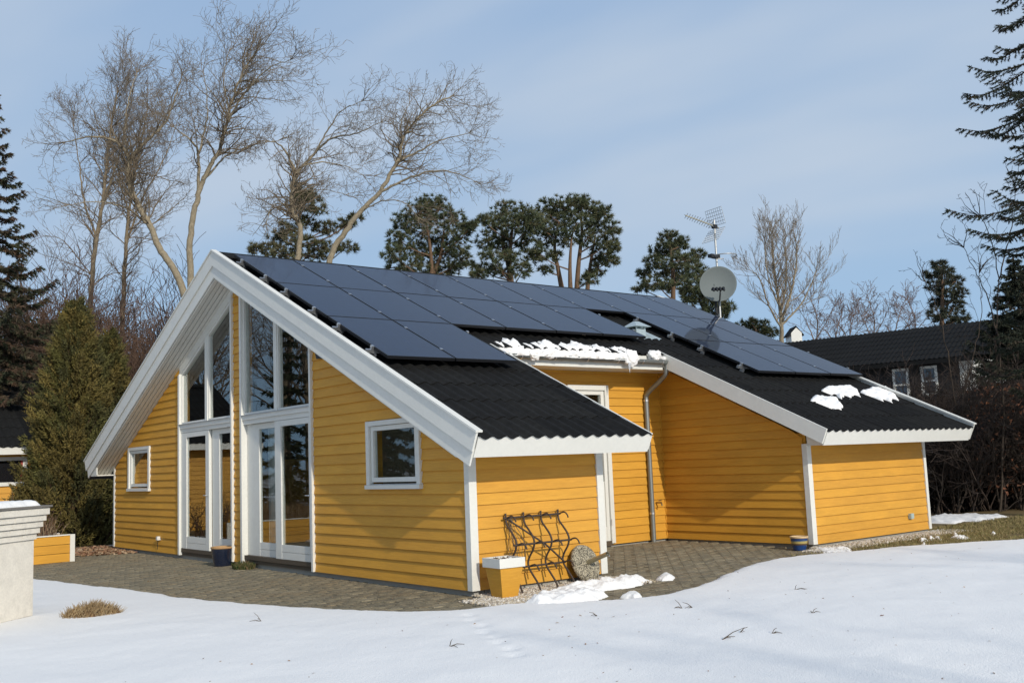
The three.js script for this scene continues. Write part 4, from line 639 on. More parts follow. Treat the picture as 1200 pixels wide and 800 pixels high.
// ------------------------------------------------------------------ satellite dish and aerial at the far end of the ridge
{
  const b = onPlane(844.5, 374, 'x', 9.93), top = onPlane(836.5, 258, 'x', 9.93).y, t = thing('aerial_mast', 'steel mast with television aerial and ring antenna behind the solar panels', 'aerial', [b.x, b.y - 1.4, b.z]);
  const H = top - b.y + 1.4, g = std([.50, .50, .48], { roughness: .45, metalness: .7 });
  mesh('mast', tubeGeo([V3(0, 0, 0), V3(0, H * .55, 0), V3(0, H, 0)], [.027, .025, .022], 10), g, t);
  mesh('wall_bracket', boxG(-.58, .02, .5, .55, -.03, .03), g, t);
  // boom points to the left of the picture, a little towards the viewer
  const y = H - .13, fwd = V3(-.80, .16, -.10).normalize(), side = V3(0, 0, 1).cross(fwd).cross(fwd).normalize(), sd = V3().crossVectors(fwd, V3(0, 1, 0)).normalize(), o = bag();
  const base = V3(0, y, 0), tip = base.clone().addScaledVector(fwd, .80); mesh('boom', tubeGeo([base.clone().addScaledVector(fwd, -.12), tip], .014, 6), std([.45, .40, .25], { roughness: .5, metalness: .5 }), t);
  for (let k = 0; k < 11; k++) { const c = base.clone().addScaledVector(fwd, .10 + k * .068), w = .10 - k * .003; for (const dd of [sd.clone().add(V3(0, .7, 0)).normalize(), sd.clone().add(V3(0, -.7, 0)).normalize()]) mesh('director', tubeGeo([c.clone().addScaledVector(dd, w), c.clone().addScaledVector(dd, -w)], .006, 5), g, t); }
  const upv = V3().crossVectors(sd, fwd).normalize().negate(), rc = base.clone().addScaledVector(fwd, -.10);
  for (const sg of [-1, 1]) { const rf = part('reflector_grid', t), n = upv.clone().multiplyScalar(sg * .36).addScaledVector(fwd, .18); for (let k = -4; k <= 4; k++) { const a = rc.clone().addScaledVector(sd, k * .062).addScaledVector(n, .12), e = rc.clone().addScaledVector(sd, k * .062).add(n); mesh('grid_wire', tubeGeo([a, e], .005, 4), g, rf); } for (let k = 0; k <= 5; k++) { const c = rc.clone().addScaledVector(n, .12 + .176 * k); mesh('grid_wire', tubeGeo([c.clone().addScaledVector(sd, -.25), c.clone().addScaledVector(sd, .25)], .005, 4), g, rf); } }
  mesh('dipole_box', boxG(-.05, .05, y - .05, y + .03, -.04, .04), M.black, t);
  const ring = new THREE.TorusGeometry(.27, .012, 6, 28, 5.6).rotateX(Math.PI / 2).translate(.12, H - .95 + .17, .10); mesh('ring_antenna', ring, g, t); mesh('ring_clamp', boxG(-.22, .05, H - .82, H - .75, -.05, .06), M.black, t);
  mesh('mast_clamp', tubeGeo([V3(0, H - 1.7, 0), V3(0, H - 1.66, 0)], .034, 10), M.black, t);
  // dish on its own short post
  const c = onPlane(840.5, 334, 'x', 9.80), d = thing('satellite_dish', 'grey satellite dish with four receiver heads on a short post', 'satellite dish', [c.x, c.y, c.z]);
  const R = .385, pr = []; for (let k = 0; k <= 12; k++) { const r = R * k / 12; pr.push(new THREE.Vector2(r, .26 * r * r / R)); } for (let k = 12; k >= 0; k--) { const r = R * k / 12; pr.push(new THREE.Vector2(r + (k === 12 ? .006 : 0), .26 * r * r / R - .012)); }
  const lg = new THREE.LatheGeometry(pr, 48), n = V3(-.56, .12, .82).normalize(), q = new THREE.Quaternion().setFromUnitVectors(V3(0, 1, 0), n); lg.scale(1.05, 1, .95); lg.applyQuaternion(q);
  mesh('reflector', lg, std([.125, .145, .142], { roughness: .75 }), d);
  const arm = [V3(0, -.37, .02), V3(-.15, -.33, .18), V3(-.31, -.20, .33)]; mesh('feed_arm', tubeGeo(arm, .016, 6), M.zinc, d);
  for (let k = 0; k < 4; k++) { const p = V3(-.34 + (k - 1.5) * .052, -.145, .31 + (k - 1.5) * .045), h = part('receiver_head', d); mesh('horn', tubeGeo([p, p.clone().addScaledVector(n, -.07)], [.034, .028], 10), M.black, h); mesh('body', tubeGeo([p.clone().addScaledVector(n, .002), p.clone().addScaledVector(n, .05).add(V3(0, -.06, 0))], .022, 8), M.dark, h); }
  mesh('post', tubeGeo([V3(.02, -.1, -.08), V3(.05, -.35, -.10), V3(.06, -1.2, -.10)], .024, 8), M.black, d); mesh('back_bracket', boxG(-.06, .08, -.2, .02, -.12, -.03), M.black, d);
  mesh('cable', tubeGeo(curve([V3(-.30, -.24, .31), V3(-.10, -.44, .1), V3(.04, -.6, -.05), V3(.03, -1.1, -.08)], 16), .009, 5), M.black, d);
}

// ------------------------------------------------------------------ trees and shrubs
const barkTex = tex(256, 1.0, (u, v) => { const k = .72 + .28 * (N1(u, v, 30, 8) * .5 + N2(u, v, 70, 30) * .5); return [k, k * .97, k * .92]; });
const bark = (c) => std(c, { map: barkTex, roughness: .95, vertexColors: false });
const GROUND = -0.13;
function grow(o, R, p, dir, len, r, level, opt) {
  const n = level >= opt.levels ? 3 : level === 1 ? 6 : 4, pts = [p.clone()], rad = [r], d = dir.clone().normalize(), st = len / n, q = p.clone();
  for (let i = 1; i <= n; i++) { d.x += (R() - .5) * opt.wig; d.y += (R() - .5) * opt.wig + opt.up / n; d.z += (R() - .5) * opt.wig; d.addScaledVector(opt.wind, 1 / n); d.normalize(); q.addScaledVector(d, st); pts.push(q.clone()); rad.push(Math.max(opt.rmin, r * (1 - .8 * i / n))); }
  tubeInto(o, pts, rad, level === 1 ? 5 : 3, false);
  if (level >= opt.levels) return;
  const kids = Math.max(2, Math.round(len * opt.dens[level] * (.8 + .4 * R())));
  for (let k = 0; k < kids; k++) {
    const f = .15 + .85 * (k + R()) / kids, i = Math.min(n - 1, Math.floor(f * n)), t = f * n - i, b = pts[i].clone().lerp(pts[i + 1], clamp(t, 0, 1)), ax = pts[i + 1].clone().sub(pts[i]).normalize();
    const side = V3(R() - .5, R() - .5, R() - .5).cross(ax).normalize(), a = opt.ang * (.7 + .6 * R()), c = ax.clone().multiplyScalar(Math.cos(a)).addScaledVector(side, Math.sin(a));
    grow(o, R, b, c, len * opt.shrink * (.6 + .6 * R()) * (1 - .35 * f), Math.max(opt.rmin, rad[i] * .6), level + 1, opt);
  }
}
// limbs are traced lines: [u, v] in photo pixels, set at the tree's own depth; the first one runs down to the ground
function bareTree(name, label, depth, limbs, seed, opt, mats, group) {
  const R = rng(seed), o1 = bag(), o2 = bag(), spec = { levels: 3, wig: .85, up: .2, wind: V3(0, 0, 0), dens: [0, 4.2, 6.5, 0], ang: .85, shrink: .52, rmin: .0048, every: .42, blen: 2.2, start: 0, ...opt };
  const first = at(limbs[0].p[0][0], limbs[0].p[0][1], depth), base = V3(first.x, GROUND, first.z), t = thing(name, label, 'tree', [base.x, base.y, base.z], group);
  for (let li = 0; li < limbs.length; li++) {
    const L = limbs[li], dz = L.d || 0; let P = L.p.map(([u, v], i) => at(u, v, depth + dz * i / Math.max(1, L.p.length - 1)));
    if (li === 0 || L.ground) { const f = P[0]; P = [V3(f.x + (R() - .5) * .3, GROUND - .1, f.z), V3(f.x, f.y * .5, f.z), ...P]; }
    const C = new THREE.CatmullRomCurve3(P), n = Math.max(8, P.length * 5), pts = C.getPoints(n), rad = pts.map((_, i) => Math.max(spec.rmin * 1.5, .82 * lerp(L.r[0], L.r[1], Math.pow(i / n, .8))));
    for (let i = 1; i < n; i++) { pts[i].x += (R() - .5) * .05; pts[i].z += (R() - .5) * .05; pts[i].y += (R() - .5) * .04; }
    const loc = pts.map((p) => p.clone().sub(base)); tubeInto(o1, loc, rad, 8);
    const len = C.getLength(), m = Math.round(len / spec.every), s0 = li === 0 || L.ground ? (L.from ?? spec.start) : (L.from ?? .12);
    for (let k = 0; k < m; k++) { const f = s0 + (1 - s0) * (k + R()) / m; if (f > 1) continue; const i = Math.min(n - 1, Math.floor(f * n)), b = loc[i], ax = loc[i + 1].clone().sub(b).normalize(), side = V3(R() - .5, (R() - .35), R() - .5).cross(ax).normalize(), a = spec.ang * (.7 + .7 * R()), c = ax.clone().multiplyScalar(Math.cos(a)).addScaledVector(side, Math.sin(a));
      grow(o2, R, b, c, spec.blen * (.5 + .8 * R()) * (L.b || 1), Math.max(spec.rmin, Math.min(rad[i] * .5, .028)), 1, spec); }
    const tip = loc[n], dir = loc[n].clone().sub(loc[n - 2]); for (let k = 0; k < 4; k++) grow(o2, R, tip, dir.clone().normalize().add(V3((R() - .5) * .8, (R() - .5) * .8, (R() - .5) * .8)), spec.blen * .8, .012, 1, spec);
  }
  mesh('trunk', bagGeo(o1), mats[0], t); mesh('crown', bagGeo(o2), mats[1], t); return t;
}
const wR = RT.clone().setY(0).normalize();
const barkA = bark([.36, .32, .245]), twigA = bark([.27, .225, .17]), barkB = bark([.31, .26, .19]), twigB = bark([.25, .20, .15]), twigPale = bark([.34, .29, .23]), twigRed = bark([.22, .15, .13]), barkDark = bark([.09, .07, .055]), twigDark = bark([.055, .042, .034]);
bareTree('bare_tree', 'tall forked bare tree with two pale stems behind the gable peak', 34, [
  { p: [[218, 352], [204.5, 317.5], [187.5, 292], [175, 264], [155.6, 228], [150.5, 207], [151, 184]], r: [.19, .10], from: .62 },
  { p: [[151, 184], [136.5, 166.6], [111, 160], [77, 166]], r: [.085, .02], d: -1 }, { p: [[151, 186], [170, 166], [192, 145], [203, 118], [212, 92]], r: [.085, .02], d: 1 }, { p: [[152, 195], [146, 160], [150, 120], [160, 85]], r: [.05, .015], d: 1.5 }, { p: [[172, 262], [150, 245], [115, 236], [80, 240]], r: [.05, .012], d: -1.5, b: .7 },
  { p: [[223.6, 337], [222.8, 279], [230, 237], [236, 215], [246, 195], [255.5, 177], [264, 147.5], [272.5, 115.6], [284, 85], [300, 60]], r: [.18, .035], ground: true, from: .60 },
  { p: [[232, 225], [232, 181], [228, 169], [204.5, 149.6]], r: [.08, .02], d: -1 }, { p: [[232, 180], [240, 150], [243, 120], [238, 85]], r: [.05, .015], d: 1 }, { p: [[262, 150], [285, 112], [315, 80], [340, 70]], r: [.05, .012], d: -1.5 }, { p: [[272, 116], [300, 95], [330, 95]], r: [.04, .012], d: 1.5 }, { p: [[268, 130], [262, 95], [268, 60]], r: [.04, .012], d: .5 }, { p: [[238, 212], [262, 185], [295, 170], [325, 165]], r: [.05, .012], d: 2, b: .8 }],
  101, { wind: wR.clone().multiplyScalar(.16).add(V3(0, .10, 0)), blen: 1.7, every: .30, start: .5 }, [barkA, twigA]);
bareTree('bare_tree', 'slender bare tree with straight stem rising behind the thuja', 42, [
  { p: [[104, 380], [111, 292], [119.5, 241], [124, 198], [130, 147], [137, 105]], r: [.19, .03], from: .34 }, { p: [[113, 280], [98, 235], [92, 190], [86, 150]], r: [.07, .015], d: 1 }, { p: [[120, 238], [137, 190], [148, 140], [155, 110]], r: [.07, .015], d: -1.5 }],
  102, { wind: V3(0, .2, 0), blen: 2.1, ang: .7, every: .36, start: .3 }, [barkB, twigB]);
bareTree('bare_tree', 'slender bare tree with thin stem right beside its straight neighbour', 44, [
  { p: [[143, 385], [147, 292], [151, 245], [160, 190], [172, 130]], r: [.19, .03], from: .32 }, { p: [[148, 285], [165, 235], [190, 190], [205, 150]], r: [.07, .015], d: 1.5 }, { p: [[150, 250], [140, 210], [132, 160]], r: [.06, .015], d: -1 }],
  103, { wind: V3(0, .2, 0), blen: 2.2, ang: .7, every: .36, start: .3 }, [barkB, twigB]);
bareTree('bare_tree', 'windswept bare tree leaning over the solar panels, crown combed to one side', 36, [
  { p: [[386, 305], [406.5, 268.7], [423, 246.7], [445, 224.7], [456, 205.5], [467, 186], [472.5, 161.5], [483.5, 145], [508, 123], [530, 112]], r: [.17, .03], from: .55 },
  { p: [[466, 188], [489, 178], [516.5, 164], [549.5, 156]], r: [.06, .014], d: 1 }, { p: [[447, 224], [483.5, 207], [508, 200], [535, 203], [555, 212]], r: [.065, .012], d: -1 }, { p: [[472, 165], [470, 145], [480, 120]], r: [.045, .012], d: 1.5 }, { p: [[425, 246], [450, 235], [475, 238], [490, 255]], r: [.035, .01], d: -1.5, b: .7 }],
  104, { wind: wR.clone().multiplyScalar(.26).add(V3(0, .0, 0)), blen: 1.6, every: .30, start: .5 }, [barkA, twigA]);
bareTree('bare_tree', 'crooked bare tree with branch swept out flat, in front of a small pine', 35, [
  { p: [[348, 310], [350, 293.5], [351.5, 266], [343, 246.7], [342, 222], [346, 200]], r: [.15, .085], from: .6 },
  { p: [[346, 202], [335, 178], [324, 167], [308, 165]], r: [.06, .015], d: -1 }, { p: [[346, 204], [365, 183.5], [387, 163], [417.5, 156], [446, 143]], r: [.075, .014], d: 1 }, { p: [[368, 181], [385, 150], [400, 130], [425, 118]], r: [.04, .012], d: -1 }, { p: [[350, 196], [375, 190], [405, 195], [425, 205]], r: [.04, .01], d: 1 }, { p: [[345, 225], [380, 222], [405, 228]], r: [.03, .01], d: 1.5, b: .8 }, { p: [[344, 240], [320, 240], [312, 262]], r: [.03, .01], d: -1.5, b: .8 }],
  105, { wind: wR.clone().multiplyScalar(.22).add(V3(0, .03, 0)), blen: 1.6, every: .30, start: .55 }, [barkA, twigA]);
bareTree('bare_tree', 'upright fan shaped pale bare tree beyond the satellite dish', 50, [
  { p: [[917, 405], [915.5, 371], [912, 345], [908, 315], [905, 285]], r: [.22, .03], from: .45 }, { p: [[916, 375], [928, 340], [934, 305], [932, 280]], r: [.10, .02], d: 1 }, { p: [[916, 385], [900, 355], [890, 325], [883, 318]], r: [.07, .015], d: -1 }, { p: [[917, 380], [940, 355], [954, 325], [957, 315]], r: [.07, .015], d: 1 }, { p: [[914, 360], [902, 330], [897, 295], [896, 280]], r: [.06, .015], d: -1 }, { p: [[916, 365], [922, 320], [920, 285], [921, 278]], r: [.06, .015], d: 2 }],
  106, { wind: V3(0, .55, 0), blen: 1.5, ang: .55, every: .30, rmin: .0065, start: .45, wig: .5 }, [bark([.34, .30, .23]), twigPale]);
// far birches with reddish twigs, over the neighbour's roof
[[955, 400, 352], [978, 402, 372], [1022, 398, 350], [1048, 396, 366], [1070, 392, 356], [995, 400, 365]].forEach(([u, v0, v1], i) => bareTree('birch', 'hazy reddish birch standing behind the dark neighbouring roof', 64 + i * 2, [
  { p: [[u, v0 + 25], [u + 3, (v0 + v1) / 2], [u + (i % 2 ? 8 : -4), v1]], r: [.14, .02], from: .35 }, { p: [[u, v0], [u - 10, (v0 + v1) / 2], [u - 16, v1 + 14]], r: [.06, .012], d: 1 }, { p: [[u, v0], [u + 12, (v0 + v1) / 2 + 4], [u + 20, v1 + 12]], r: [.06, .012], d: -1 }],
  210 + i, { wind: V3(0, .1, 0), blen: 1.6, every: .5, rmin: .011, ang: .7, dens: [0, 2.6, 3.4, 0] }, [bark([.25, .2, .18]), twigRed], 'birches behind the neighbouring house'));

// ---- conifers
function needles(o, R, c, ax, n, len, wid, spread) {   // a tuft of needles round c that opens along ax
  for (let k = 0; k < n; k++) {
    const d = V3(R() - .5, R() - .5, R() - .5).normalize().multiplyScalar(spread).add(ax).normalize(), s = V3(R() - .5, R() - .5, R() - .5).cross(d).normalize().multiplyScalar(wid), l = len * (.7 + .5 * R()), b = o.pos.length / 3, nn = V3().crossVectors(s, d).normalize();
    o.pos.push(c.x - s.x, c.y - s.y, c.z - s.z, c.x + s.x, c.y + s.y, c.z + s.z, c.x + d.x * l + s.x * .5, c.y + d.y * l + s.y * .5, c.z + d.z * l + s.z * .5);
    for (let q = 0; q < 3; q++) { o.nor.push(nn.x, nn.y, nn.z); o.uv.push(0, 0); o.col.push(...o.tint); } o.idx.push(b, b + 1, b + 2);
  }
}
const needleMat = std([1, 1, 1], { vertexColors: true, roughness: .85, side: THREE.DoubleSide });
const vary = (R, c, k = .35) => { const f = 1 - k / 2 + k * R(); return [c[0] * f, c[1] * f, c[2] * f]; };
// pine: trunks are traced lines, blobs [u, v, ru, rv] are the foliage masses of the crown
function pine(label, depth, trunks, blobs, seed, opt = {}) {
  const R = rng(seed), o1 = bag(), o2 = bag(true), f0 = at(trunks[0][0][0], trunks[0][0][1], depth), base = V3(f0.x, GROUND, f0.z), t = thing('pine_tree', label, 'tree', [base.x, base.y, base.z], opt.group), cols = opt.cols || [[.062, .078, .032], [.078, .088, .037], [.052, .066, .029], [.098, .096, .042]], k = depth / FOCAL, TP = [];
  trunks.forEach((tr, ti) => { let P = tr.map(([u, v]) => at(u, v, depth + (ti % 2 ? 1 : -1) * ti * .4).sub(base)); P = [V3(P[0].x, 0, P[0].z), V3(P[0].x, P[0].y * .6, P[0].z), ...P]; const pts = new THREE.CatmullRomCurve3(P).getPoints(24); tubeInto(o1, pts, pts.map((_, i) => lerp(opt.r || .20, .04, i / 24)), 8); TP.push(...pts.slice(8)); });
  for (const [u, v, ru, rv, dd] of blobs) {
    const C = at(u, v, depth + (dd ?? (R() - .5) * 2.4)).sub(base), a = ru * k * 1.12, b = rv * k * 1.12, n = Math.round((opt.dens || 26) * Math.pow(a * b, .85) * 5.2 + 14);
    // the limb that carries this mass
    let best = TP[0], bd = 1e9; for (const q of TP) { const d = q.distanceTo(C) + 1.5 * Math.abs(q.y - (C.y - .5 * Math.hypot(q.x - C.x, q.z - C.z))); if (d < bd) { bd = d; best = q; } }
    if (bd > .3) tubeInto(o1, curve([best, best.clone().lerp(C, .5).add(V3(0, -.12 * bd * .5, 0)), C], 6), [.04, .038, .035, .03, .026, .02, .014], 5);
    for (let i = 0; i < n; i++) {
      const d = V3(R() - .5, R() - .5, R() - .5).normalize(), rr = Math.pow(R(), .4) * 1.06, p = C.clone().add(V3(d.x * a * rr, d.y * b * rr, d.z * a * rr)); o2.tint = vary(R, cols[Math.floor(R() * cols.length)]);
      needles(o2, R, p, V3(d.x * .7, .55 + d.y * .4, d.z * .7), opt.n || 26, opt.len || .23, opt.wid || .017, 1.0);
      if (i % 5 === 0) tubeInto(o1, [C, p], [.02, .008], 3, false);
    }
  }
  mesh('trunk', bagGeo(o1), opt.bark || bark([.20, .13, .085]), t); mesh('crown', bagGeo(o2), needleMat, t); return t;
}
pine('dense rounded pine beyond the panels, next to the windswept bare tree', 46, [[[506, 345], [505, 300], [500, 262]], [[506, 330], [516, 300], [520, 270]]],
  [[490, 252, 17, 14], [515, 246, 17, 13], [503, 240, 14, 9], [475, 262, 15, 13], [530, 260, 14, 13], [500, 270, 22, 14], [468, 282, 14, 12], [536, 283, 14, 14], [548, 268, 8, 7], [515, 290, 18, 14], [486, 296, 18, 12], [460, 298, 12, 9], [540, 305, 13, 12], [505, 312, 22, 12], [475, 314, 18, 9], [525, 318, 14, 9], [553, 265, 5, 4]], 301);
pine('broad pine with a bare reddish trunk and spreading crown over the panels', 47, [[[598, 350], [597, 310], [599, 280], [602, 255]], [[598, 320], [590, 290], [588, 270]]],
  [[592, 247, 15, 12], [612, 252, 14, 12], [578, 262, 13, 10], [602, 264, 17, 12], [622, 262, 12, 12], [572, 283, 12, 10], [590, 284, 13, 10], [616, 282, 14, 12], [566, 258, 7, 5], [576, 302, 13, 8], [600, 300, 12, 7], [625, 300, 11, 9], [565, 316, 14, 5], [588, 318, 18, 6], [612, 318, 10, 8], [560, 322, 9, 4]], 302);
pine('tallest dark pine of the cluster with several slim trunks', 48, [[[660, 350], [655, 320], [650, 290], [655, 260]], [[676, 350], [678, 310], [682, 270], [680, 250]], [[669, 350], [668, 310], [670, 275]], [[688, 350], [692, 310], [698, 275]]],
  [[640, 246, 14, 11], [656, 242, 13, 10], [672, 240, 16, 11], [690, 246, 15, 12], [682, 236, 9, 6], [630, 262, 14, 11], [652, 262, 16, 12], [675, 262, 17, 12], [700, 260, 13, 11], [708, 250, 9, 8], [716, 268, 10, 9], [640, 280, 12, 10], [662, 280, 14, 9], [690, 278, 14, 10], [712, 285, 11, 9], [704, 298, 11, 10], [716, 305, 9, 8], [632, 298, 9, 7], [648, 300, 8, 6], [700, 316, 12, 8], [720, 290, 6, 5], [690, 328, 10, 6], [640, 316, 8, 4]], 303);
pine('pointed dark pine with an outstretched branch behind the mast', 50, [[[789, 375], [789, 330], [787, 300], [784, 282]]],
  [[784, 280, 11, 9], [790, 290, 14, 9], [775, 294, 13, 8], [800, 285, 8, 6], [768, 307, 12, 7], [792, 306, 16, 9], [808, 304, 10, 6], [818, 298, 8, 5], [780, 318, 14, 8], [758, 320, 11, 6], [770, 332, 18, 7], [752, 338, 10, 5], [800, 322, 10, 7], [788, 338, 12, 5]], 304, { dens: 30 });
pine('low pine mass under the satellite dish', 44, [[[826, 390], [824, 350], [822, 325]]],
  [[815, 318, 12, 8], [828, 324, 12, 9], [808, 334, 12, 9], [832, 340, 14, 10], [818, 350, 16, 9], [846, 352, 11, 8], [838, 366, 16, 8], [852, 362, 7, 5], [806, 348, 8, 6]], 305, { dens: 30 });
pine('low spreading pine tip between dish and fan shaped bare tree', 52, [[[888, 410], [886, 385]]], [[880, 378, 10, 4], [892, 382, 12, 5], [870, 384, 9, 4], [900, 390, 12, 6], [884, 392, 14, 6]], 306, { dens: 30 });
pine('small pine tangled behind the crooked bare tree', 44, [[[352, 345], [350, 290], [352, 240]]],
  [[352, 225, 11, 8], [362, 232, 12, 9], [348, 240, 12, 9], [372, 245, 10, 7], [340, 268, 15, 8], [360, 262, 13, 8], [328, 278, 12, 7], [382, 268, 13, 7], [405, 262, 11, 7], [418, 256, 7, 5], [350, 285, 18, 8], [318, 292, 12, 6], [375, 290, 16, 8], [405, 290, 13, 6], [335, 298, 16, 6], [300, 292, 8, 6], [360, 300, 20, 7]], 307, { cols: [[.085, .085, .035], [.07, .075, .03], [.10, .09, .045]] });
pine('sparse dark pine rising over the neighbouring house', 46, [[[1104, 400], [1105, 350], [1104, 315]]],
  [[1100, 312, 8, 5], [1108, 320, 10, 6], [1094, 322, 8, 5], [1118, 330, 10, 6], [1096, 336, 10, 6], [1110, 342, 12, 6], [1124, 345, 9, 6], [1098, 354, 10, 6], [1118, 360, 12, 7], [1100, 370, 12, 6], [1126, 372, 10, 7], [1110, 380, 14, 6]], 308, { cols: [[.035, .04, .02], [.045, .045, .024], [.03, .036, .018]] });

// spruce with drooping boughs; reach(h) is the length of the boughs at height h
function spruce(label, pos, H, h0, reach, seed, opt = {}) {
  const R = rng(seed), o1 = bag(), o2 = bag(true), t = thing('spruce_tree', label, 'tree', [pos.x, GROUND, pos.z], opt.group), cols = opt.cols || [[.035, .046, .020], [.028, .04, .018], [.045, .05, .022]];
  tubeInto(o1, [V3(0, 0, 0), V3(.03, H * .5, 0), V3(0, H, 0)], [.03 * H ** .8 * .6, .02 * H ** .8 * .6, .015], 8);
  for (let h = h0; h < H - .1; h += (opt.step || .26) * (.8 + .4 * R())) {
    const n = opt.whorl || 6, a0 = R() * 6.28;
    for (let i = 0; i < n; i++) {
      const a = a0 + i / n * 6.283 + (R() - .5) * .5, L = reach(h) * (.62 + .5 * R()), d = V3(Math.cos(a), 0, Math.sin(a)), b = V3(0, h + (R() - .5) * .15, 0), dr = opt.droop ?? .28;
      const pts = [0, .25, .5, .75, 1].map((f) => b.clone().addScaledVector(d, L * f).add(V3((R() - .5) * .06, -dr * L * Math.sin(f * 2.2) + (f > .7 ? .10 * L * (f - .7) * 3 : 0), (R() - .5) * .06))), C = new THREE.CatmullRomCurve3(pts), P = C.getPoints(10);
      tubeInto(o1, P, P.map((_, q) => lerp(.018, .004, q / 10)), 4, false);
      const m = Math.round(L * (opt.twigs || 15)); const sd = V3().crossVectors(d, V3(0, 1, 0));
      for (let k = 0; k < m; k++) {
        const f = .12 + .88 * (k + R()) / m, q = C.getPoint(Math.min(1, f)), sg = k & 1 ? 1 : -1, tl = (.10 + .24 * L * .5 * (1 - f * .7)) * (.7 + .6 * R()), dir = sd.clone().multiplyScalar(sg * (.8 + .3 * R())).addScaledVector(d, .7).add(V3(0, -.25 - .5 * R() * (opt.hang ?? 1), 0)).normalize();
        o2.tint = vary(R, cols[Math.floor(R() * cols.length)]);
        const nn = opt.n || 9; for (let w = 0; w < nn; w++) { const c = q.clone().addScaledVector(dir, tl * w / nn); needles(o2, R, c, dir, opt.k || 3, opt.len || .065, opt.wid || .009, .8); }
      }
      o2.tint = vary(R, cols[0]); needles(o2, R, P[10], d, 10, .08, .008, .6);
    }
  }
  mesh('trunk', bagGeo(o1), barkDark, t); mesh('crown', bagGeo(o2), needleMat, t); return t;
}
const gAt = (u, depth) => { const p = at(u, 540, depth); return V3(p.x, GROUND, p.z); };
{
  const p = gAt(-30, 27), y = (v) => CAM.y + (565 - v) / FOCAL * 27;
  spruce('big spruce with brownish drooping boughs at the annex', p, y(40), y(520), (h) => { const v = 565 - (h - CAM.y) * FOCAL / 27; return clamp((v - 40) / 300, .08, 1) * 2.15 + (v > 330 ? .6 : 0); }, 401, { step: .42, whorl: 7, twigs: 20, n: 9, k: 4, len: .11, wid: .016, droop: .34, cols: [[.075, .055, .030], [.05, .05, .022], [.038, .045, .02], [.10, .06, .035]] });
  const q = gAt(1263, 19), yr = (v) => CAM.y + (516 - v) / FOCAL * 19;
  spruce('tall dark spruce with upturned tips standing at the hedge', q, yr(-260), yr(470), (h) => { const v = 516 - (h - CAM.y) * FOCAL / 19; return clamp((v + 260) / 330, .1, 1) * (1.3 + .42 * Math.sin(h * 2.4)); }, 402, { step: .46, whorl: 6, twigs: 20, n: 9, k: 4, len: .065, wid: .010, droop: .16, hang: .6, cols: [[.024, .032, .016], [.02, .028, .014], [.034, .037, .018], [.05, .038, .02]] });
  const s = gAt(1212, 24), ys = (v) => CAM.y + (516 - v) / FOCAL * 24;
  spruce('dense young spruce in front of the neighbouring gable', s, ys(285), ys(480), (h) => clamp((ys(285) - h) / 2.2, .06, 1) * 1.25, 403, { step: .16, whorl: 9, twigs: 24, n: 7, k: 3, len: .09, wid: .014, droop: .2, cols: [[.022, .028, .014], [.028, .032, .016]] });
  const d = gAt(20, 33); spruce('dark spruce filling the gap behind the annex roof', d, CAM.y + (565 - 300) / FOCAL * 33, 1.5, (h) => clamp((8.8 - h) / 5, .1, 1) * 1.7, 404, { step: .34, whorl: 7, twigs: 9, n: 6, k: 3, len: .14, wid: .02, cols: [[.05, .045, .022], [.035, .04, .018], [.06, .05, .028]] });
}
// thuja: many upright plumes, each a loose cone of flat sprays, with gaps between them
function thuja(label, pos, H, rad, seed, count, group) {
  const R = rng(seed), o1 = bag(), o2 = bag(true), t = thing('thuja', label, 'tree', [pos.x, GROUND, pos.z], group), cols = [[.105, .085, .018], [.082, .076, .016], [.130, .098, .022], [.060, .057, .014]];
  tubeInto(o1, [V3(0, 0, 0), V3(0, H * .5, 0), V3(0, H * .97, 0)], [.12, .07, .012], 8);
  const spray = (b, ax, L) => { const side = V3(R() - .5, R() - .5, R() - .5).cross(ax).normalize(); for (let k = 0; k < 6; k++) { const f = k / 6, c = b.clone().addScaledVector(ax, L * f), sg = k & 1 ? 1 : -1, dir = ax.clone().multiplyScalar(.8).addScaledVector(side, sg * .8).normalize(); needles(o2, R, c, dir, 1, L * .55 * (1 - f * .5), .017, .3); } needles(o2, R, b.clone().addScaledVector(ax, L * .7), ax, 1, L * .5, .017, .1); };
  for (let i = 0; i < count; i++) {
    const f = Math.pow((i + R()) / count, .9), h = H * f * .96, a = i * 2.39996 + (R() - .5) * .7, lump = .80 + .42 * R(), rr = Math.max(.04, rad(f) * lump), d = V3(Math.cos(a), 0, Math.sin(a));
    const root = V3(0, Math.max(.05, h - rr * .55), 0), tip = d.clone().multiplyScalar(rr).setY(h + rr * (.10 + .25 * R()) + .12), C = new THREE.CatmullRomCurve3([root, d.clone().multiplyScalar(rr * .55).setY(h - rr * .28), tip]);
    tubeInto(o1, C.getPoints(5), [.02, .018, .015, .012, .008, .004], 4, false);
    const tone = vary(R, cols[Math.floor(R() * 4)], .4), n = Math.round(26 + 50 * rr), pw = .10 + .16 * rr;
    for (let k = 0; k < n; k++) { const g = .28 + .72 * Math.pow(R(), .75), c = C.getPoint(g), w = pw * (1.15 - g * .8), q = V3((R() - .5) * 2 * w, (R() - .5) * 1.6 * w, (R() - .5) * 2 * w); o2.tint = vary(R, tone, .3); spray(c.clone().add(q), d.clone().multiplyScalar(.6).add(V3(q.x * 2, .55 + .35 * R(), q.z * 2)).normalize(), .13 + .13 * R()); }
  }
  mesh('trunk', bagGeo(o1), bark([.14, .09, .06]), t); mesh('crown', bagGeo(o2), needleMat, t); return t;
}
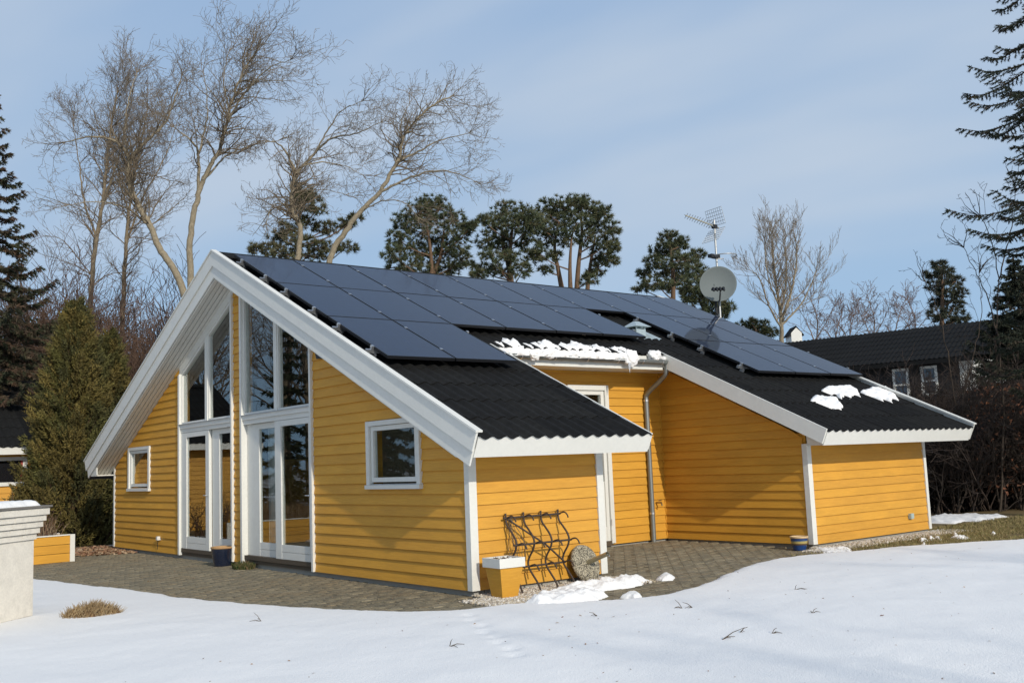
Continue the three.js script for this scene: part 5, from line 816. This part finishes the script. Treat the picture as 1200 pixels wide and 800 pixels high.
{
  const p = gAt(86, 23.6); thuja('olive green thuja filling the corner beside the gable', p, 5.75, (f) => 1.28 * Math.pow(clamp(1 - f, 0, 1), .72) * (f < .12 ? .85 + f : 1), 501, 250);
  const q = gAt(128, 24.6); thuja('slimmer thuja half hidden behind the white verge', q, 5.1, (f) => .95 * Math.pow(clamp(1 - f, 0, 1), .7), 502, 130);
}
// ---- bare shrubs
function shrub(name, label, H, W, seed, stems, mat, opt = {}) {
  const R = rng(seed), o = bag(), t = thing(name, label, 'shrub', [0, GROUND, 0], opt.group), sp = { levels: 3, wig: .6, up: .15, wind: V3(0, .1, 0), dens: [0, 3.2, 5, 0], ang: .7, shrink: .5, rmin: .005, ...opt.sp };
  for (let k = 0; k < stems; k++) { const a = R() * 6.283, r = Math.sqrt(R()) * W * .35; grow(o, R, V3(Math.cos(a) * r, 0, Math.sin(a) * r), V3(Math.cos(a) * .5 * R(), 1, Math.sin(a) * .5 * R()), H * (.55 + .5 * R()), .014 + .012 * R(), 1, sp); }
  mesh('branches', bagGeo(o), mat, t);
  if (opt.leaves) { const o2 = bag(true); for (let k = 0; k < opt.leaves; k++) { const a = R() * 6.283, r = Math.sqrt(R()) * W * .55, y = H * (.15 + .8 * R()); o2.tint = vary(R, [[.16, .06, .028], [.12, .05, .024], [.21, .085, .04]][Math.floor(R() * 3)], .5); needles(o2, R, V3(Math.cos(a) * r, y, Math.sin(a) * r), V3(R() - .5, -.4, R() - .5), 1, .10, .03, .8); } mesh('foliage', bagGeo(o2), needleMat, t); }
  return t;
}
function copyThing(src, label, group) { const c = src.clone(); c.name = numbered(src.name.replace(/_\d{3}$/, '')); c.userData = { ...src.userData }; if (label) c.userData.label = label; if (group) c.userData.group = group; scene.add(c); return c; }
{
  const grp = 'bare hedge shrubs behind the wing', lab = 'dense dark bare shrub in the tall hedge behind the wing';
  const A = [shrub('hedge_shrub', lab, 3.3, 1.9, 601, 22, twigDark, { group: grp }), shrub('hedge_shrub', lab, 2.9, 1.9, 602, 22, twigDark, { group: grp }), shrub('hedge_shrub', lab, 3.7, 1.8, 603, 20, bark([.07, .05, .042]), { group: grp })];
  const R = rng(66); let n = 0;
  for (const [u0, u1, d, step] of [[1096, 1260, 22.4, 15], [1084, 1260, 23.6, 15], [1075, 1260, 25.2, 17], [1100, 1260, 27.0, 24], [1020, 1120, 29, 34]]) for (let u = u0; u < u1; u += step) { const p = gAt(u + (R() - .5) * 10, d + (R() - .5)), s = n < 3 ? A[n] : copyThing(A[n % 3]); s.position.set(p.x, GROUND, p.z); s.rotation.y = R() * 6.28; const k = .85 + .3 * R(); s.scale.set(k, k * (u < 1125 ? .70 : .80), k); n++; }
  const L = shrub('beech_shrub', 'rust leaved beech shrub at the hedge end', 2.9, 1.5, 611, 11, twigDark, { leaves: 620 }); let p = gAt(1186, 21.6); L.position.set(p.x, GROUND, p.z);
  const L2 = copyThing(L, 'rust leaved beech shrub half hidden deeper in the hedge'); p = gAt(1168, 24.8); L2.position.set(p.x, GROUND, p.z); L2.rotation.y = 2; L2.scale.setScalar(1.05);
  // tall thin saplings over the hedge
  bareTree('bare_sapling', 'thin arching sapling between the wing and the spruce', 23, [{ p: [[1128, 600], [1122, 500], [1112, 420], [1098, 360], [1085, 330]], r: [.035, .008], from: .3 }, { p: [[1122, 500], [1140, 420], [1150, 370], [1148, 320]], r: [.02, .007] }], 621, { blen: .8, every: .5, rmin: .004, dens: [0, 2, 2.5, 0] }, [barkDark, twigDark]);
  bareTree('bare_sapling', 'thin bare sapling with wide twigs close to the spruce', 21, [{ p: [[1172, 600], [1176, 480], [1170, 380], [1168, 300], [1150, 255]], r: [.04, .008], from: .3 }, { p: [[1172, 400], [1150, 330], [1130, 290]], r: [.02, .006] }, { p: [[1170, 330], [1185, 270], [1190, 220]], r: [.02, .006] }], 622, { blen: .8, every: .5, rmin: .004, dens: [0, 2, 2.5, 0] }, [barkDark, twigDark]);
}
{
  // brown thicket behind the thuja and along the annex
  const mt = bark([.17, .105, .075]), g2 = 'bare brown bushes behind the gable', lab = 'reddish brown bare bush in the thicket behind the thuja', S = [shrub('thicket_bush', lab, 7.0, 3.6, 631, 24, mt, { group: g2, sp: { rmin: .008, dens: [0, 2.2, 3.4, 0] } }), shrub('thicket_bush', lab, 6.0, 3.4, 632, 24, mt, { group: g2, sp: { rmin: .008, dens: [0, 2.2, 3.4, 0] } })];
  const R = rng(68); [[-30, 36], [5, 37], [35, 38], [62, 36], [85, 37], [110, 36], [130, 35], [150, 36], [168, 35], [188, 37], [205, 38], [150, 40], [185, 42], [215, 41], [100, 40], [125, 41]].forEach(([u, d], i) => { const p = gAt(u, d), s = i < 2 ? S[i] : copyThing(S[i % 2]); s.position.set(p.x, GROUND, p.z); s.rotation.y = R() * 6; const k = .9 + .35 * R(); s.scale.setScalar(k); });
  const lh = 'low brown bare hedge bush in front of the annex', H = shrub('low_hedge_bush', lh, 1.05, 1.1, 641, 26, bark([.13, .075, .055]), { group: 'low hedge at the annex', sp: { rmin: .004, dens: [0, 5, 7, 0] } });
  [[-5.2, -9.7], [-4.2, -9.6], [-3.2, -9.5], [-2.2, -9.3], [-1.4, -9.2]].forEach(([x, z], i) => { const s = i ? copyThing(H) : H; s.position.set(x, GROUND, z); s.rotation.y = i * 1.3; });
}
// ---- trees outside the frame: mirrored in the gable glass, and those that throw twig shadows over the snow
{
  const mk = (name, label, x, z, H, seed, mats, spec, group, opt2 = {}) => { const R = rng(seed), o1 = bag(), o2 = bag(), t = thing(name, label, 'tree', [x, GROUND, z], group), sp = { levels: 3, wig: .5, up: .3, wind: V3(0, .12, 0), dens: [0, 1.8, 2.6, 0], ang: .75, shrink: .55, rmin: .009, ...spec };
    const stem = curve([V3(0, 0, 0), V3(.2, H * .3, .1), V3(-.1, H * .6, .2), V3(.2, H, 0)], 16); tubeInto(o1, stem, stem.map((_, i) => lerp(opt2.r || .2, .03, i / 16)), 8);
    for (let k = 0; k < 34; k++) { const f = .28 + .72 * (k + R()) / 34, p = stem[Math.min(16, Math.round(f * 16))], a = R() * 6.283; grow(o2, R, p, V3(Math.cos(a), .75, Math.sin(a)), H * .34 * (1.15 - f * .7), .05 * (1.2 - f), 1, sp); }
    mesh('trunk', bagGeo(o1), mats[0], t); mesh('crown', bagGeo(o2), mats[1], t); return t; };
  const g = 'bare trees beyond the annex', a = mk('bare_tree', 'bare garden tree standing beyond the yellow annex', -8.5, -23, 12, 701, [barkB, twigB], {}, g);
  [[-13, -25, 1.1], [-16.5, -30, 1.2], [-11, -33, 1.25], [-6.5, -30, 1.0]].forEach(([x, z, k], i) => { const c = copyThing(a); c.position.set(x, GROUND, z); c.scale.setScalar(k); c.rotation.y = i * 1.7 + .6; });
  const DK = spruce('dark spruce in the row along the far garden edge', V3(-17, 0, -17), 9, .5, (h) => clamp((9 - h) / 6, .08, 1) * 1.9, 710, { step: .5, whorl: 7, twigs: 8, n: 5, k: 3, len: .18, wid: .03, group: 'spruces along the far garden edge' });
  [[-20.5, -16], [-23.5, -19], [-19.5, -21], [-14.5, -20], [-26.5, -15.5], [-23, -23.5], [-12.5, -16.5], [-16, -24], [-30, -18], [-28, -24], [-10, -19], [-25, -9], [-27, -4], [-25.5, 1.5], [-27.5, 7], [-26, 12]].forEach(([x, z], i) => { const c = copyThing(DK); c.position.set(x, GROUND, z); c.rotation.y = i * 1.1; c.scale.setScalar(.85 + .06 * (i % 5)); });
  const e = mk('bare_tree', 'bare tree across the snow on the sunny side', 0, 36.5, 12.2, 702, [barkB, twigB], {}, 'bare trees on the sunny side', { r: .10 });
  [[4.5, 38.5, 1.0], [-5, 37.5, 1.0]].forEach(([x, z, k], i) => { const c = copyThing(e); c.position.set(x, GROUND, z); c.scale.setScalar(k); c.rotation.y = i * 2.1 + 1; });
}

// ------------------------------------------------------------------ other buildings
// the yellow annex: its end shows at the far left, its front is mirrored in the terrace doors
{
  const z0 = -12.3, X0 = -5.3, X1 = 1.0, t = thing('annex', 'small yellow annex with black corrugated roof beside the thuja', 'building'), eY = 2.16, rY = 4.0, zr = -15.3;
  const wall = mesh('wall', prismX([[z0, GROUND], [z0, eY + .1], [zr, rY - .1], [zr - 3, eY + .1], [zr - 3, GROUND]], X0 + .001, X1, []), M.yellow[1], t);
  const wins = []; const wp = onPlane(9, 548, 'z', z0); wins.push([wp.x - .55, wp.x + .42, 1.28, 1.98]); 
  const R = rng(12); for (let y = -.02; y < eY - .1; y += .125) { let xs = [[X0, X1 + .02]]; for (const [a, b, c, d] of wins) if (y + .125 > c && y < d) xs = xs.flatMap(([p, q]) => [[p, a], [b, q]]); for (const [p, q] of xs) mesh('siding_board', new Soup().hexa([[p, y, z0 + .036], [q, y, z0 + .036], [q, y, z0 + .002], [p, y, z0 + .002], [p, y + .14, z0 + .012], [q, y + .14, z0 + .012], [q, y + .14, z0 + .002], [p, y + .14, z0 + .002]]).geo([R() * 5, R() * 5]), M.yellow[Math.floor(R() * 4)], wall); }
  for (const [a, b, c, d] of wins) { const w = part('window', t); for (const [p, q, r, s] of [[a, a + .10, c, d], [b - .10, b, c, d], [a + .101, b - .101, d - .09, d], [a + .101, b - .101, c, c + .09]]) mesh('casing', boxG(p, q, r, s, z0 + .003, z0 + .06), M.white, w); mesh('pane', boxG(a + .1, b - .1, c + .09, d - .09, z0 + .012, z0 + .018), phy([.012, .012, .014], { roughness: .05, clearcoat: 1 }), w); mesh('red_frame', boxG(b - .145, b - .101, c + .091, d - .091, z0 + .019, z0 + .04), std([.35, .04, .03], { roughness: .5 }), w); }
  mesh('fascia', boxG(X0 - .3, X1 + .3, eY - .13, eY + .06, z0 + .44, z0 + .465), M.white, t); mesh('soffit', boxG(X0 - .3, X1 + .3, eY - .03, eY - .01, z0 + .04, z0 + .439), M.white, t);
  const rf = part('roof', t), sl = Math.hypot(z0 + .5 - zr, rY - eY), ang = Math.atan2(rY - eY, z0 + .5 - zr);
  for (const [sg, zz] of [[1, z0 + .5]]) for (let r = 0; r < 8; r++) for (let c = 0; c < 7; c++) { const f = 1 - r * .55 / sl; if (f < .05) continue; const m = mesh('roof_sheet', sheetGeo(c * WAVE * 6, (c + 1) * WAVE * 6 + .01), M.sheet[(r * 3 + c) % 3], rf); m.position.set(X0 - .35 + c * WAVE * 6, rY - (rY - eY) * f + .05, zr + (z0 + .5 - zr) * f); m.rotation.x = ang; }
  mesh('far_slope', new Soup().hexa([[X0 - .3, eY, zr - 3.4], [X1 + .3, eY, zr - 3.4], [X1 + .3, rY, zr], [X0 - .3, rY, zr], [X0 - .3, eY + .05, zr - 3.4], [X1 + .3, eY + .05, zr - 3.4], [X1 + .3, rY + .06, zr], [X0 - .3, rY + .06, zr]]).geo(), M.sheet[0], rf);
  mesh('ridge_cap', prismX([[zr - .16, rY], [zr, rY + .07], [zr + .16, rY], [zr + .16, rY + .05], [zr, rY + .13], [zr - .16, rY + .05]], X0 - .32, X1 + .32), M.sheet[1], rf);
}
// neighbouring house behind the hedge
{
  const rr = at(1170, 380, 39), rl = at(938, 408, 44), dir = V3(rl.x - rr.x, 0, rl.z - rr.z), len = dir.length() + 4; dir.normalize(); const perp = V3(-dir.z, 0, dir.x); if (perp.dot(V3(CAM.x - rr.x, 0, CAM.z - rr.z)) < 0) perp.negate();
  const t = thing('neighbour_house', 'long dark roofed neighbouring house behind the hedge, part dark boards part white wall', 'house', [rr.x, GROUND, rr.z]), xd = V3().crossVectors(V3(0, 1, 0), perp), fx = Math.sign(xd.dot(dir)); t.quaternion.setFromRotationMatrix(new THREE.Matrix4().makeBasis(xd, V3(0, 1, 0), perp));
  // distances along the ridge count from its near end; fx turns them into local x
  const rY = rr.y - GROUND, drop = 1.55, w = 3.4, eY = rY - drop, bx = (a, b, c, d, e, f) => boxG(Math.min(a * fx, b * fx), Math.max(a * fx, b * fx), c, d, e, f);
  const white = std([.60, .59, .55], { map: whiteTex, roughness: .9 }), darkW = std([.020, .018, .017], { roughness: .8, map: paintTex });
  mesh('white_wall', bx(.35, .8, 0, eY + .30, -2.8, 2.8), white, t); mesh('dark_wall', bx(.801, len, 0, eY + .30, -2.78, 2.78), darkW, t);
  for (let k = 0; k < 24; k++) mesh('board_batten', bx(1 + k * .42, 1.04 + k * .42, 0, eY + .2, 2.781, 2.81), darkW, t);
  const gp2 = [[-2.8, eY + .301], [2.8, eY + .301], [0, rY - .05]].map(([a, b]) => [a, b]); mesh('gable_triangle', prismX(gp2, Math.min(.352 * fx, .8 * fx), Math.max(.352 * fx, .8 * fx)), darkW, t);
  const rf = part('roof', t); for (const sg of [1, -1]) { const s = new Soup(), q = (x, z, y) => [x * fx, y, z * sg]; s.hexa([q(-.3, w, eY), q(len, w, eY), q(len, 0, rY), q(-.3, 0, rY), q(-.3, w, eY + .16), q(len, w, eY + .16), q(len, 0, rY + .16), q(-.3, 0, rY + .16)]); mesh('roof_slope', s.geo(), M.sheet[2], rf); }
  const nR = 7, sl = Math.hypot(w, drop), an = Math.atan2(drop, w); const R = rng(9);
  const tl = []; for (let r = 0; r < nR; r++) { const g = sheetGeo(0, WAVE * Math.floor((len + .3) / WAVE)).clone(); g.rotateX(an); const f = 1 - r / nR; g.translate(fx > 0 ? -.3 : .3 - WAVE * Math.floor((len + .3) / WAVE), rY - drop * f + .19, w * f); tl.push(g); } tl.forEach((g) => mesh('tile_course', g, M.sheet[Math.floor(R() * 3)], rf));
  for (const [u, v, hw, hh] of [[1057, 451, .30, .62], [1090, 446, .30, .55]]) { const d = pixDir(u, v), o = CAM.clone().sub(V3(rr.x, GROUND, rr.z)), den = d.dot(perp), k = (2.82 - o.dot(perp)) / den, p = o.addScaledVector(d, k), lx = p.dot(dir), ly = p.y, wdw = part('window', t); for (const [a, b, c, e] of [[-hw, -hw + .09, -hh, hh], [hw - .09, hw, -hh, hh], [-hw + .091, hw - .091, hh - .09, hh], [-hw + .091, hw - .091, -hh, -hh + .09], [-hw + .091, hw - .091, -.03, .03]]) mesh('frame', bx(lx + a, lx + b, ly + c, ly + e, 2.815, 2.88), M.white, wdw); mesh('pane', bx(lx - hw + .09, lx + hw - .09, ly - hh + .09, ly + hh - .09, 2.83, 2.835), phy([.015, .016, .02], { roughness: .05, clearcoat: 1 }), wdw); }
  const bal = part('balcony_rail', t); mesh('hand_rail', bx(1.0, 6, 2.35, 2.43, 3.4, 3.48), M.white, bal); for (let k = 0; k < 12; k++) mesh('baluster', bx(1.05 + k * .4, 1.1 + k * .4, 1.5, 2.349, 3.42, 3.46), M.white, bal);
}
// gable peak of a far white house above the verge
{ const p = at(927, 396, 58), t = thing('far_house', 'small white gable peak of a distant house above the panel corner', 'house', [p.x, GROUND, p.z]); t.rotation.y = .9; const y = p.y - GROUND; mesh('wall', prismX([[-.3, 0], [.3, 0], [.3, y + .15], [0, y + .45], [-.3, y + .15]], -1.2, 0), M.white, t); for (const s of [1, -1]) mesh('roof_slope', new Soup().hexa([[-1.2, y - .02, s * .42], [.06, y - .02, s * .42], [.06, y + .5, 0], [-1.2, y + .5, 0], [-1.2, y + .04, s * .42], [.06, y + .04, s * .42], [.06, y + .56, 0], [-1.2, y + .56, 0]]).geo(), M.sheet[0], t); mesh('vent_slot', boxG(.002, .02, y - .25, y + .0, -.1, .1), M.black, t); }

renderer.render(scene, camera);
